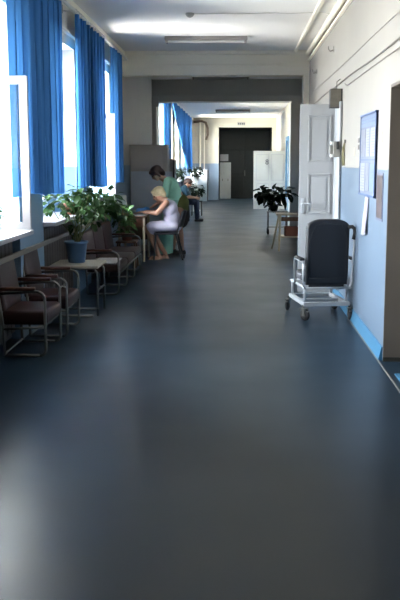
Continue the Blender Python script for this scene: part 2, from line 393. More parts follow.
# blue frame of the far right doorway
tf = MB(); tf.box((1.55, 28.3, 0), (1.62, 28.44, 2.3)); tf.box((1.55, 29.7, 0), (1.62, 29.84, 2.3)); tf.box((1.55, 28.3, 2.3), (1.62, 29.84, 2.42))
struct(tf.build('trim_7', M_BLUEBASE), 'blue frame around a doorway in the far right wall', 'door frame')
struct(MB().box((1.60, 28.44, 0.02), (1.625, 29.7, 2.3)).build('door_6', M_BROWNDOOR), 'grey-brown closed door within the blue far frame', 'door')

# rail board behind the chairs and panels below the sills
struct(MB().box((XL, 5.0, 0.78), (XL + 0.03, 14.55, 0.825), bevel=0.006).build('trim_8', mat('dull_rail_wood', (0.16, 0.14, 0.11), 0.5, var=0.15)), 'pale wooden rail along the left wall behind the armchairs', 'rail')

def window(n, y0, y1, open_y=None, HEAD=2.95):
    o = struct(bpy.data.objects.new(f'window_{n}', None)); C.objects.link(o); o.location = (XL, (y0 + y1) / 2, SILL)
    o['label'] = WLAB[n]; o['category'] = 'window'
    def L(p): return (p[0] - XL, p[1] - (y0 + y1) / 2, p[2] - SILL)
    def bx(mb, lo, hi, bevel=0.0): mb.box(L(lo), L(hi), bevel=bevel)
    xg = XL - 0.42; ym = (y0 + y1) / 2; zt = 2.32
    f = MB(); d0, d1 = xg - 0.05, xg + 0.05
    bx(f, (d0, y0, SILL), (d1, y0 + 0.06, HEAD)); bx(f, (d0, y1 - 0.06, SILL), (d1, y1, HEAD))
    bx(f, (d0 + .002, y0 + .06, SILL), (d1 - .002, y1 - .06, SILL + 0.06)); bx(f, (d0 + .002, y0 + .06, HEAD - 0.06), (d1 - .002, y1 - .06, HEAD))
    bx(f, (d0 + .004, ym - 0.035, SILL + .06), (d1 - .004, ym + 0.035, HEAD - .06)); bx(f, (d0 + .006, y0 + .06, zt - 0.03), (d1 - .006, ym - .035, zt + 0.03)); bx(f, (d0 + .006, ym + .035, zt - 0.03), (d1 - .006, y1 - .06, zt + 0.03))
    f.build('window_frame', M_WHITE, o)
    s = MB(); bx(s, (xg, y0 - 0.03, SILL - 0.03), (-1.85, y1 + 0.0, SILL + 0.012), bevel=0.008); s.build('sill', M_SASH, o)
    def sash(a, b, z0, z1):
        q = MB(); w = 0.055
        bx(q, (xg - 0.025, a, z0), (xg + 0.025, a + w, z1)); bx(q, (xg - 0.025, b - w, z0), (xg + 0.025, b, z1))
        bx(q, (xg - 0.024, a + w, z0), (xg + 0.024, b - w, z0 + w)); bx(q, (xg - 0.024, a + w, z1 - w), (xg + 0.024, b - w, z1))
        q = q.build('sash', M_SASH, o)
        g = MB(); bx(g, (xg - 0.004, a + w - 0.005, z0 + w - 0.005), (xg + 0.004, b - w + 0.005, z1 - w + 0.005)); g.build('pane', M_GLASS, q)
    for a, b in ((y0 + 0.06, ym - 0.035), (ym + 0.035, y1 - 0.06)):
        sash(a, b, zt + 0.03, HEAD - 0.06)
        if open_y is None or not (a < open_y < b): sash(a, b, SILL + 0.06, zt - 0.03)
    if open_y is not None:      # casement swung into the room, square to the wall
        yy = ym + 0.05; w = 0.062; x0, x1 = xg + 0.04, OPEN_X[n]; z0, z1 = OPEN_Z[n]
        q = MB()
        bx(q, (x0, yy, z0), (x0 + w, yy + 0.045, z1)); bx(q, (x1 - w, yy, z0), (x1, yy + 0.045, z1))
        bx(q, (x0 + w, yy + .001, z0), (x1 - w, yy + 0.044, z0 + w)); bx(q, (x0 + w, yy + .001, z1 - w), (x1 - w, yy + 0.044, z1))
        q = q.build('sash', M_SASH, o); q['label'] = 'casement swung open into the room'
        g = MB(); bx(g, (x0 + w - 0.005, yy + 0.018, z0 + w - 0.005), (x1 - w + 0.005, yy + 0.026, z1 - w + 0.005)); g.build('pane', M_GLASS, q)
        h = MB(); h.tube([L((x1 - 0.03, yy - 0.002, 1.63)), L((x1 - 0.03, yy - 0.03, 1.63)), L((x1 - 0.03, yy - 0.03, 1.56))], 0.007); h.build('sash_handle', M_WHITE, q)
    return o
WLAB = {1: 'nearest window with its white casement swung into the corridor', 2: 'second window behind the potted plants, between the blue curtains',
        3: 'third window with a white casement open beside the second pair of curtains',
        4: 'window just beyond the second beam, bright white strip', 5: 'window behind the straight far curtain', 6: 'far window above the seated person in teal',
        7: 'far window behind the swept blue curtain', 8: 'last window before the far end wall, widened to light that wall',
        9: 'uncurtained window behind the viewpoint', 10: 'uncurtained window at the left of the viewpoint'}
OPEN_X = {1: -1.665, 3: -1.775}; OPEN_Z = {1: (1.075, 2.29), 3: (1.04, 2.31)}
window(1, *WIN_NEAR[0], open_y=7.6); window(2, *WIN_NEAR[1]); window(3, *WIN_NEAR[2], open_y=13.5)
for i, w in enumerate(WIN_FAR): window(4 + i, *w, HEAD=3.2)
for i, w in enumerate(WIN_BEHIND): window(9 + i, *w)
# panelled radiator covers under the near sills
for i, (a, b) in enumerate(WIN_NEAR):
    p = MB(); n = 14
    for k in range(n):
        y = a + 0.04 + (b - a - 0.08) * k / n; p.box((XL - 0.10, y, 0.08), (XL - 0.06, y + (b - a - 0.08) / n - 0.012, 0.92))
    p.box((XL - 0.12, a + 0.02, 0.02), (XL - 0.10, b - 0.02, 0.94))
    struct(p.build(f'trim_{9 + i}', M_COVER), ('brown slatted cover below the nearest window', 'brown slatted cover below the second window', 'brown slatted cover below the third window')[i], 'radiator cover')

# ------------------------------------------------------------------ curtains and rails
def curtain(y0, y1, ztop, zbot, label, waves, x=-1.87, amp=0.035, foot=None, seed=0, sweep=1.0):
    r = random.Random(seed); o = thing('curtain', label, 'curtain', (x, (y0 + y1) / 2, zbot), group=None)
    bm = bmesh.new(); nu, nv = waves * 14, 24; g = []
    ph = [r.uniform(0, 6.28) for _ in range(4)]
    f0, f1 = foot or (y0, y1)
    for j in range(nv + 1):
        t = j / nv; row = []
        a = y0 + (f0 - y0) * t ** sweep; b = y1 + (f1 - y1) * t ** 1.3
        for i in range(nu + 1):
            s = i / nu; k = 2 * PI * waves * s
            w = amp * (0.75 + 0.5 * math.sin(3.1 * s * waves * .7 + ph[0])) * math.sin(k + 0.5 * math.sin(k * .37 + ph[1]) + 0.25 * t * math.sin(5 * s + ph[2]))
            w += 0.012 * math.sin(2.3 * k + ph[3]) * t
            y = a + (b - a) * s + 0.02 * math.sin(k * 2 + ph[2])
            row.append(bm.verts.new((w, y - (y0 + y1) / 2, (ztop - zbot) * (1 - t) + 0.012 * math.sin(6 * s + ph[1]) * t)))
        g.append(row)
    for j in range(nv):
        for i in range(nu): bm.faces.new((g[j][i], g[j][i + 1], g[j + 1][i + 1], g[j + 1][i]))
    me = bpy.data.meshes.new('drape'); bm.to_mesh(me); bm.free(); link('drape', me, M_CURT, o, True)
    for i in range(waves + 1):
        rg = MB()
        y = y0 + (y1 - y0) * i / waves - (y0 + y1) / 2
        ring = [(0.026 * math.cos(a), y, ztop - zbot + 0.03 + 0.026 * math.sin(a)) for a in [2 * PI * q / 12 for q in range(13)]]
        rg.tube(ring, 0.004, 6, False); rg.build('hook_ring', M_RAIL, o)
    return o
curtain(7.52, 8.60, 3.29, 1.335, 'blue curtain on the first pier, seen partly through the open casement', 7, seed=1)
curtain(8.66, 9.72, 3.29, 1.30, 'blue curtain hanging at the near edge of the second window', 6, seed=2)
curtain(10.58, 11.55, 3.29, 1.32, 'blue curtain hanging at the far edge of the second window', 6, seed=3)
curtain(11.60, 12.76, 3.29, 1.29, 'blue curtain hanging at the near edge of the third window', 7, seed=4)
curtain(13.50, 14.66, 3.29, 1.30, 'narrow-looking blue curtain beside the cream beam', 6, seed=5)
curtain(23.1, 25.3, 3.335, 1.72, 'straight blue curtain just beyond the second beam', 9, seed=6)
curtain(25.8, 36.5, 3.335, 1.22, 'wide blue curtain swept diagonally toward the far wall', 22, foot=(34.2, 36.6), seed=7, amp=0.05)
def rail(y0, y1, z, label):
    o = thing('curtain_rail', label, 'curtain rail', (-1.87, y0, z))
    MB().tube([(0, 0, 0), (0, y1 - y0, 0)], 0.021, 12).build('rod', M_RAIL, o)
    for y in (0.05, (y1 - y0) / 2, y1 - y0 - 0.05):
        q = MB(); q.box((XL + 1.87, y - 0.015, -0.03), (0.01, y + 0.015, -0.018)); q.box((XL + 1.87, y - 0.02, -0.05), (XL + 1.88, y + 0.02, 0.04)); q.build('bracket', M_RAIL, o)
rail(5.4, 15.4, 3.32, 'pale curtain rail above the three near windows')
rail(22.0, 37.6, 3.365, 'curtain rail above the far windows beyond the second beam')

hpipe = MB(); hpipe.tube([(XL + 0.028, 5.4, 3.06), (XL + 0.028, 15.45, 3.10)], 0.022, 12)
tag(hpipe.build('heating_pipe', M_RAIL, None, True), 'pale heating pipe along the left wall behind the blue curtain tops', 'heating pipe')
# ------------------------------------------------------------------ ceiling fittings
def batten(x, y, length, label):
    o = thing('ceiling_lamp', label, 'ceiling lamp', (x, y, CEIL))
    q = MB(); q.box((-length / 2, -0.06, -0.055), (length / 2, 0.06, 0.0), bevel=0.008); q.build('housing', M_LAMPBODY, o)
    for s in (-0.032, 0.032):
        q = MB(); q.tube([(-length / 2 + 0.04, s, -0.075), (length / 2 - 0.04, s, -0.075)], 0.015, 10); q.build('tube', M_TUBE, o)
    for s in (-1, 1):
        q = MB(); q.box((s * (length / 2 - 0.03) - 0.018, -0.055, -0.098), (s * (length / 2 - 0.03) + 0.018, 0.055, -0.05), bevel=0.005); q.build('tube_holder', M_LAMPBODY, o)
batten(-0.49, 13.92, 1.24, 'unlit fluorescent lamp on the ceiling in front of the cream beam')
batten(-0.39, 20.0, 1.24, 'unlit fluorescent lamp in the dark passage between the beams')
batten(-0.35, 27.0, 1.24, 'unlit fluorescent lamp first beyond the second beam')
batten(-0.20, 33.0, 1.24, 'unlit fluorescent lamp on the ceiling before the dark far opening')
cr = thing('ceiling_rose', 'small round grey ceiling fitting with a trailing cable', 'ceiling fitting', (-0.62, 11.78, CEIL))
MB().lathe([(0.055, 0), (0.055, -0.02), (0.035, -0.045), (0.012, -0.055)]).build('cover', M_GREYBOX, cr)
pts = [(0.05 + 1.55 * i / 20, 0.02 * math.sin(i * 0.9), -0.008) for i in range(21)] + [(1.66, -0.05, -0.012), (1.72, -0.10, -0.03), (1.79, -0.12, -0.05)]
MB().tube(pts, 0.006, 6).build('cable', M_RAIL, cr)

# ------------------------------------------------------------------ right wall fittings
cd = MB(); cd.tube([(1.187, y, 2.53 + 0.006 * math.sin(y * 0.7) + 0.005 * math.sin(y * 2.1)) for y in [5.0 + 0.4 * i for i in range(27)]], 0.008, 8)
cd.tube([(1.191, y, 2.455 + 0.006 * math.sin(y * 0.9 + 1)) for y in [5.0 + 0.4 * i for i in range(14)]] + [(1.191, 10.42, 2.49)], 0.005, 8)
tag(cd.build('cable_conduit', mat('grey_cable', (0.20, 0.19, 0.17), 0.6), None, True), 'grey cable conduit running along the wall above the loudspeaker', 'cable')
tag(MB().tube([(1.194, y, 2.725 + 0.006 * math.sin(y)) for y in [3.0 + 0.6 * i for i in range(21)]], 0.004, 6).build('cable', mat('pale_cable', (0.28, 0.27, 0.24), 0.6), None, True), 'thin pale cable running along the wall above the conduit', 'cable')
sp = thing('loudspeaker', 'small brown-grey loudspeaker box hung from the conduit', 'loudspeaker', (1.2, 10.75, 2.24))
q = MB(); q.box((-0.14, -0.08, 0), (-0.002, 0.08, 0.215), bevel=0.004); q.build('cabinet', M_BLACK, sp)
q = MB(); q.box((-0.139, -0.088, 0.006), (-0.018, -0.079, 0.209), bevel=0.003); q.build('grille', M_SPK, sp)
q = MB(); q.tube([(-0.06, 0, 0.215), (-0.06, 0, 0.30), (-0.02, 0, 0.33)], 0.004, 6); q.build('hanging_wire', M_INK, sp)
q = MB(); q.tube([(-0.008, -0.02, 0.0), (-0.008, -0.02, -0.37)], 0.006, 6); q.build('cable', M_RAIL, sp)
bx = thing('switch_box', 'grey switch box on the casing beside the white door', 'switch box', (1.175, 10.62, 1.675))
q = MB(); q.box((-0.075, -0.03, 0), (0, 0.13, 0.18), bevel=0.004); q.build('housing', M_GREYBOX, bx)
q = MB(); q.box((-0.115, 0.0, 0.04), (-0.075, 0.08, 0.13), bevel=0.004); q.build('side_cover', M_GREYBOX, bx)
for z in (0.0, 0.145):
    q = MB(); q.box((-0.105, -0.01, z), (-0.076, 0.05, z + 0.035), bevel=0.006); q.build('terminal', M_WHITE, bx)
q = MB(); q.box((-0.04, -0.055, 0.09), (-0.015, -0.03, 0.18), bevel=0.006); q.build('handle', M_BLACK, bx)
kc = thing('hanging_cord', 'looped olive cord hanging on the wall beside the switch box', 'cord', (1.19, 10.25, 1.58))
q = MB(); q.tube([(0, 0.02, 0.26), (-0.012, 0.0, 0.20), (-0.014, 0.03, 0.14), (-0.012, 0.07, 0.05), (-0.008, 0.09, 0.0)], [0.006, 0.013, 0.016, 0.010, 0.006], 8)
q.tube([(-0.014, 0.0, 0.18), (-0.014, -0.05, 0.10), (-0.010, -0.06, 0.0)], [0.014, 0.012, 0.008], 8); q.build('cord', mat('olive_cord', (0.20, 0.18, 0.09), 0.7), kc)
q = MB(); q.box((-0.006, -0.012, 0.25), (0.01, 0.03, 0.285)); q.build('hook', M_STEEL, kc)
sk = thing('wall_socket', 'small grey double switch on the cream wall left of the notice board', 'switch', (1.2, 9.0, 1.72))
q = MB(); q.box((-0.02, -0.07, 0), (0, 0.07, 0.15), bevel=0.004); q.build('plate', M_GREYBOX, sk)
for z in (0.02, 0.085):
    q = MB(); q.box((-0.028, -0.045, z), (-0.019, 0.045, z + 0.045), bevel=0.003); q.build('button', M_LAMPBODY, sk)
def sticker(y, z, h, label):
    tag(MB().box((1.196, y - 0.03, z), (1.1995, y + 0.03, z + h)).build('paper_tag', mat('tag_paper', (0.5, 0.44, 0.36), 0.8)), label, 'paper tag')
sticker(9.45, 1.68, 0.09, 'small tan tag on the wall left of the double switch'); sticker(7.68, 1.78, 0.10, 'small tan tag on the wall right of the notice board')
for y, z, l in ((14.2, 2.96, 'small wall hook high on the wall by the cream pilaster'), (11.75, 3.0, 'small wall hook high above the white door')):
    h = thing('wall_hook', l, 'hook', (1.2, y, z))
    MB().box((-0.012, -0.03, -0.01), (0, 0.03, 0.06), bevel=0.003).build('base', M_GREYBOX, h)
    MB().tube([(0, 0, 0.02), (-0.05, 0, 0.0), (-0.07, 0, 0.03), (-0.07, 0, 0.06)], 0.008).build('prong', M_LAMPBODY, h)

# notice board
nb = thing('notice_board', 'tall blue-framed notice board on the wall beside the dark doorway recess', 'notice board', (1.2, 7.90, 1.31))
BW, BH = 0.98, 0.75
M_POST = mat('pale_blue_poster', (0.21, 0.245, 0.35), 0.3, var=0.1, coat=0.3); M_POSTH = mat('blue_poster_band', (0.16, 0.23, 0.36), 0.3, var=0.12)
M_POSTP = mat('poster_photograph', (0.22, 0.235, 0.29), 0.3, var=0.6, scale=9); M_POSTW = mat('poster_white', (0.33, 0.345, 0.41), 0.3, var=0.06)
q = MB(); q.box((-0.018, 0.0, 0.0), (-0.0, BW, BH)); q.build('board', M_POST, nb)
q = MB()
for lo, hi in (((-0.024, 0, 0), (-0.004, 0.018, BH)), ((-0.024, BW - 0.018, 0), (-0.004, BW, BH)), ((-0.03, 0, 0), (-0.004, BW, 0.018)), ((-0.03, 0, BH - 0.018), (-0.004, BW, BH)), ((-0.026, 0, 0.325), (-0.004, BW, 0.333))): q.box(lo, hi)
q.build('frame', M_BOARDFRAME, nb)
q = MB(); q.box((-0.021, 0.03, 0.63), (-0.018, BW - 0.03, 0.72)); q.build('header_band', M_POSTH, nb)
def sheet(y0, y1, z0, z1, m): MB().box((-0.021, y0, z0), (-0.018, y1, z1)).build('sheet', m, nb)
sheet(0.64, 0.94, 0.36, 0.61, M_POSTP); sheet(0.36, 0.60, 0.36, 0.61, M_POSTW); sheet(0.05, 0.32, 0.36, 0.61, M_POSTW)
sheet(0.62, 0.94, 0.04, 0.30, M_POSTW); sheet(0.36, 0.58, 0.05, 0.30, M_POSTP); sheet(0.05, 0.32, 0.05, 0.29, M_POSTH)
q = MB()
for z in (0.665, 0.695):
    y = 0.08
    while y < 0.88:
        w = rnd.uniform(0.03, 0.09); q.box((-0.0225, y, z - 0.006), (-0.0205, min(y + w, 0.9), z + 0.006)); y += w + 0.02
for y0, y1 in ((0.38, 0.58), (0.07, 0.30)):
    for k in range(9): q.box((-0.0225, y0, 0.39 + k * 0.024), (-0.0205, y0 + (y1 - y0) * rnd.uniform(0.6, 1), 0.394 + k * 0.024))
for k in range(9): q.box((-0.0225, 0.65, 0.06 + k * 0.026), (-0.0205, 0.65 + 0.27 * rnd.uniform(0.5, 1), 0.064 + k * 0.026))
q.build('print_lines', mat('blue_print', (0.24, 0.28, 0.40), 0.5), nb)
# papers hanging under the board
hp = thing('paper_strips', 'white paper strips hanging curled below the notice board', 'paper', (1.197, 8.36, 0.93))
for dy, ln, m in ((0.10, 0.36, M_PAPER), (0.0, 0.34, mat('grey_lilac_paper', (0.34, 0.33, 0.42), 0.8))):
    bm = bmesh.new(); rows = []
    for i in range(11):
        t = i / 10; x = -0.004 - 0.03 * (t ** 2) * (0.5 + 0.5 * math.sin(3 * t)); y = dy + 0.06 * t + 0.01 * math.sin(4 * t)
        rows.append([bm.verts.new((x + e, y + w, 0.37 - ln * t)) for e, w in ((0, -0.05), (-0.012, 0.0), (-0.002, 0.05))])
    for A, B in zip(rows, rows[1:]):
        for k in range(2): bm.faces.new((A[k], A[k + 1], B[k + 1], B[k]))
    me = bpy.data.meshes.new('strip'); bm.to_mesh(me); bm.free(); o = link('strip', me, m, hp, True)
    so = o.modifiers.new('thick', 'SOLIDIFY'); so.thickness = 0.0015
ps = thing('poster', 'small brownish photo poster at the dado line by the doorway edge', 'poster', (1.2, 7.53, 1.13))
q = MB(); q.box((-0.006, 0, 0), (0, 0.34, 0.40)); q.build('backing', mat('poster_edge', (0.14, 0.16, 0.24), 0.4), ps)
q = MB(); q.box((-0.008, 0.02, 0.02), (-0.006, 0.32, 0.38)); q.build('photograph', mat('brown_photo', (0.065, 0.045, 0.045), 0.35, var=0.9, scale=7), ps)

# ------------------------------------------------------------------ left seating
def side_frame(mb, depth, hz, r=0.0125):
    """one bent steel loop in the XZ plane: runner, front leg, arm, back post; x=0 is the front"""
    k = 0.07
    pts = [(-depth, 0, 0.02 + r), (-0.4, 0, r), (-0.06, 0, r)]
    pts = [(-depth + 0.05, 0, r), (-0.05, 0, r)] + arc((-0.05, 0, r + 0.05), 0.05, -PI / 2, 0, 5) + [(0, 0, hz - k)] + arc((-k, 0, hz - k), k, 0, PI / 2, 7) + [(-depth + 0.02, 0, hz - 0.02)]
    mb.tube(pts, r, 10)
    mb.tube([(-depth + 0.05, 0, r), (-depth + 0.04, 0, 0.3), (-depth - 0.02, 0, 0.74)], r, 10)
def cushion(lo, hi, name, m, parent, rot=None, at=None, bev=0.035):
    q = MB(); q.box(lo, hi, rot, at, bevel=bev)
    o = q.build(name, m, parent, True)
    return o
def armchair(x, y, width, label, rz=0.0):
    """x: front of the legs, y: near side; faces +X"""
    o = thing('armchair', label, 'armchair', (x, y, 0), rz, 'steel tube armchairs along the left wall')
    D = 0.40
    for s in (0.0, width):
        q = MB(); side_frame(q, D, 0.555); f = q.build('side_frame', M_STEEL, o, True); f.location.y = s
        q = MB(); q.box((-D + 0.02, s - 0.026, 0.562), (-0.075, s + 0.026, 0.592), bevel=0.010); q.build('armrest', M_ARMWOOD, o, True)
    q = MB()
    for px in (-0.02, -D + 0.05): q.tube([(px, 0, 0.255), (px, width, 0.255)], 0.011, 8)
    for py in (0.0, width): q.tube([(-0.0, py, 0.255), (-D + 0.05, py, 0.235)], 0.011, 8)
    q.tube([(-D + 0.05, 0, 0.03), (-D + 0.05, width, 0.03)], 0.010, 8)
    q.build('seat_frame', M_STEEL, o, True)
    cushion((-D + 0.02, 0.02, 0.265), (0.015, width - 0.02, 0.385), 'seat', M_LEATHER, o)
    cushion((-D - 0.02, 0.02, 0.37), (-D + 0.07, width - 0.02, 0.80), 'backrest', M_LEATHER2, o, R('Y', -9), (-D + 0.02, 0, 0.37))
    return o
armchair(-1.60, 7.34, 0.63, 'maroon steel-tube armchair below the open casement, one armchair away from the low table')
armchair(-1.58, 8.20, 0.63, 'maroon steel-tube armchair directly beside the low table with the blue pot')

tb = thing('side_table', 'low cream-topped steel table carrying the blue pot', 'table', (-1.47, 9.28, 0))
q = MB(); q.box((-0.50, -0.02, 0.52), (0.02, 0.60, 0.548), bevel=0.008); q.build('tabletop', M_TABLETOP, tb)
for s in (0.04, 0.52):
    q = MB(); q.tube([(-0.46, s, 0.515)] + [(-0.08, s, 0.515)] + arc((-0.07, s, 0.445), 0.07, PI / 2, 0, 6) + [(0.0, s, 0.012)], 0.0125, 10); q.build('leg', M_STEEL, tb, True)
    q = MB(); q.tube([(-0.46, s, 0.515), (-0.46, s, 0.0125), (-0.05, s, 0.0125)], 0.0125, 10); q.build('leg', M_STEEL, tb, True)
q = MB(); q.tube([(-0.0, 0.04, 0.28), (0.0, 0.52, 0.28)], 0.010, 8); q.tube([(-0.44, 0.04, 0.28), (-0.44, 0.52, 0.28)], 0.010, 8); q.build('stretcher', M_STEEL, tb, True)

bn = thing('bench', 'long brown leatherette waiting bench with steel tube legs', 'bench', (-1.455, 10.92, 0))
BL = 2.48
for s in (0.0, BL):
    q = MB(); side_frame(q, 0.44, 0.53); f = q.build('side_frame', M_STEEL, bn, True); f.location.y = s
    q = MB(); q.box((-0.42, s - 0.026, 0.537), (-0.075, s + 0.026, 0.565), bevel=0.010); q.build('armrest', M_ARMWOOD, bn, True)
for s in (0.84, 1.66):
    q = MB(); q.tube([(-0.36, s, 0.0125), (-0.05, s, 0.0125)] + arc((-0.05, s, 0.0625), 0.05, -PI / 2, 0, 5) + [(0, s, 0.27)], 0.0125, 10); q.tube([(-0.36, s, 0.0125), (-0.38, s, 0.30)], 0.0125, 10); q.build('leg', M_STEEL, bn, True)
q = MB()
for px in (-0.0, -0.38): q.tube([(px, 0, 0.262), (px, BL, 0.262)], 0.012, 8)
q.build('seat_frame', M_STEEL, bn, True)
for k in range(3):
    a = 0.02 + k * BL / 3; b = a + BL / 3 - 0.03
    cushion((-0.42, a, 0.275), (0.015, b, 0.375), 'seat', M_LEATHER2, bn, bev=0.03)
    cushion((-0.47, a, 0.36), (-0.39, b, 0.76), 'backrest', M_LEATHER, bn, R('Y', -8), (-0.43, 0, 0.36))
nw = tag(MB().box((-1.80, 11.0, 0.377), (-1.50, 11.62, 0.388), bevel=0.004).build('newspaper', mat('grey_newsprint', (0.42, 0.42, 0.42), 0.8, var=0.35, scale=40)), 'folded grey newspaper lying on the near end of the bench', 'newspaper')

# ------------------------------------------------------------------ plants
def pot(parent, prof, m, name='pot'):
    MB().lathe(prof).build(name, m, parent, True)
def leaf(bm, p, d, up, ln, wd, droop=0.25):
    d = d.normalized(); side = d.cross(up)
    side = side.normalized() if side.length > 1e-4 else d.orthogonal().normalized(); n = side.cross(d).normalized()
    L_, Rr, Mi = [], [], []
    for i in range(5):
        t = i / 4; w = wd * math.sin(PI * (0.06 + 0.9 * t ** 0.85)) ** 0.8 * 0.5
        c = p + d * ln * t - n * ln * droop * t * t
        Mi.append(bm.verts.new(c)); L_.append(bm.verts.new(c + side * w + n * w * 0.25)); Rr.append(bm.verts.new(c - side * w + n * w * 0.25))
    for i in range(4):
        bm.faces.new((Mi[i], Mi[i + 1], L_[i + 1], L_[i])); bm.faces.new((Rr[i], Rr[i + 1], Mi[i + 1], Mi[i]))
def plant(name, label, loc, blobs, n, ln, m, potspec, base, rz=0, seed=1, droop=0.3, ratio=0.75, nstem=7):
    """blobs: ellipsoids (centre, radii) the leaves gather in, relative to loc"""
    r = random.Random(seed); o = thing(name, label, 'plant', loc, rz)
    if potspec:
        pot(o, potspec[0], potspec[1])
        rs, zs = potspec[2]; MB().lathe([(rs, zs - 0.02), (rs, zs), (rs * 0.5, zs + 0.006)]).build('soil', M_SOIL, o)
    st = MB(); bm = bmesh.new(); tips = []
    for c, rad in blobs:
        for k in range(max(2, nstem // len(blobs) + 1)):
            e = Vector(c) + Vector((r.uniform(-.6, .6) * rad[0], r.uniform(-.6, .6) * rad[1], r.uniform(-.5, .7) * rad[2]))
            b = Vector(base) + Vector((r.uniform(-.03, .03), r.uniform(-.03, .03), 0))
            mid = (b + e) / 2 + Vector((r.uniform(-.04, .04), r.uniform(-.04, .04), 0.08 * (e - b).length))
            st.tube([b, b.lerp(mid, .5) + Vector((0, 0, .02)), mid, e], [0.007, 0.006, 0.005, 0.003], 6); tips.append((b, mid, e))
    st.build('stem', M_STEM, o, True)
    tot = sum(a[1][0] * a[1][1] * a[1][2] for a in blobs) ; 
    for c, rad in blobs:
        nn = max(6, int(n * rad[0] * rad[1] * rad[2] / tot))
        for _ in range(nn):
            while True:
                q = Vector((r.uniform(-1, 1), r.uniform(-1, 1), r.uniform(-1, 1)))
                if 0.15 < q.length < 1: break
            p = Vector(c) + Vector((q.x * rad[0], q.y * rad[1], q.z * rad[2]))
            d = Vector((q.x, q.y, q.z * 0.5 - 0.1 + r.uniform(-.5, .3))) + Vector((r.uniform(-.6, .6), r.uniform(-.6, .6), 0))
            leaf(bm, p, d, Vector((r.uniform(-.4, .4), r.uniform(-.4, .4), 1)), ln * r.uniform(.7, 1.25), ln * ratio * r.uniform(.8, 1.15), droop * r.uniform(.3, 1.6))
    me = bpy.data.meshes.new('foliage'); bm.to_mesh(me); bm.free(); link('foliage', me, m, o, True)
    return o
BUCKET = [(0.085, 0), (0.090, 0.006), (0.118, 0.205), (0.128, 0.208), (0.130, 0.228), (0.120, 0.232), (0.112, 0.20)]
plant('potted_plant', 'round-leaved plant in a blue bucket pot on the low cream table', (-1.735, 9.62, 0.549),
      [((-0.22, 0, 0.62), (0.17, 0.18, 0.15)), ((0.02, 0, 0.55), (0.16, 0.18, 0.17)), ((0.20, 0.1, 0.62), (0.16, 0.2, 0.15)), ((0.08, 0.05, 0.76), (0.13, 0.15, 0.08)), ((-0.02, 0, 0.36), (0.07, 0.08, 0.10))],
      120, 0.092, M_LEAF, (BUCKET, M_BLUEPOT, (0.113, 0.205)), (0, 0, 0.2), seed=3)
plant('potted_plant', 'bushy plant with drooping leaves on the sill of the second window', (-1.95, 10.48, 1.012),
      [((0.14, -0.05, 0.20), (0.17, 0.30, 0.14)), ((0.20, 0.3, -0.02), (0.15, 0.26, 0.16)), ((0.05, -0.3, 0.18), (0.14, 0.2, 0.12))],
      100, 0.10, M_LEAF, ([(0.06, 0), (0.085, 0.13), (0.09, 0.13), (0.08, 0.12)], M_CLAY, (0.078, 0.12)), (0, 0, 0.12), seed=5)
plant('potted_plant', 'spreading green plant on the sill of the third window', (-1.92, 12.5, 1.012),
      [((0.10, -0.15, 0.12), (0.20, 0.3, 0.15)), ((0.14, 0.15, 0.0), (0.12, 0.4, 0.11)), ((0.20, 1.12, -0.20), (0.14, 0.16, 0.13))],
      150, 0.105, M_LEAF, ([(0.06, 0), (0.085, 0.12), (0.09, 0.12), (0.08, 0.11)], M_WHITEPOT, (0.078, 0.11)), (0, 0, 0.11), seed=8)
ST = thing('stool', 'low wooden stool under the light green plant', 'stool', (-1.72, 13.95, 0))
MB().box((-0.16, -0.16, 0.38), (0.16, 0.16, 0.41), bevel=0.006).build('seat', M_WOOD, ST)
for a in (-1, 1):
    for b in (-1, 1): MB().tube([(a * 0.13, b * 0.13, 0.38), (a * 0.15, b * 0.15, 0.0)], 0.014).build('leg', M_WOOD, ST)
plant('potted_plant', 'light green leafy plant on the low stool in front of the desk', (-1.72, 13.95, 0.411),
      [((0, 0, 0.24), (0.17, 0.17, 0.14)), ((-0.05, 0, 0.42), (0.16, 0.16, 0.12))], 70, 0.10, M_LEAF2, ([(0.07, 0), (0.095, 0.12), (0.10, 0.12), (0.09, 0.11)], M_CLAY, (0.088, 0.11)), (0, 0, 0.11), seed=11)
plant('potted_plant', 'small green bushy plant in a dark blue pot on the nearest sill', (-1.915, 7.00, 1.012),
      [((0, 0, 0.22), (0.055, 0.07, 0.13))], 80, 0.05, M_LEAF2, ([(0.045, 0), (0.055, 0.10), (0.058, 0.10), (0.05, 0.09)], M_DKBLUEPOT, (0.05, 0.09)), (0, 0, 0.09), seed=12)
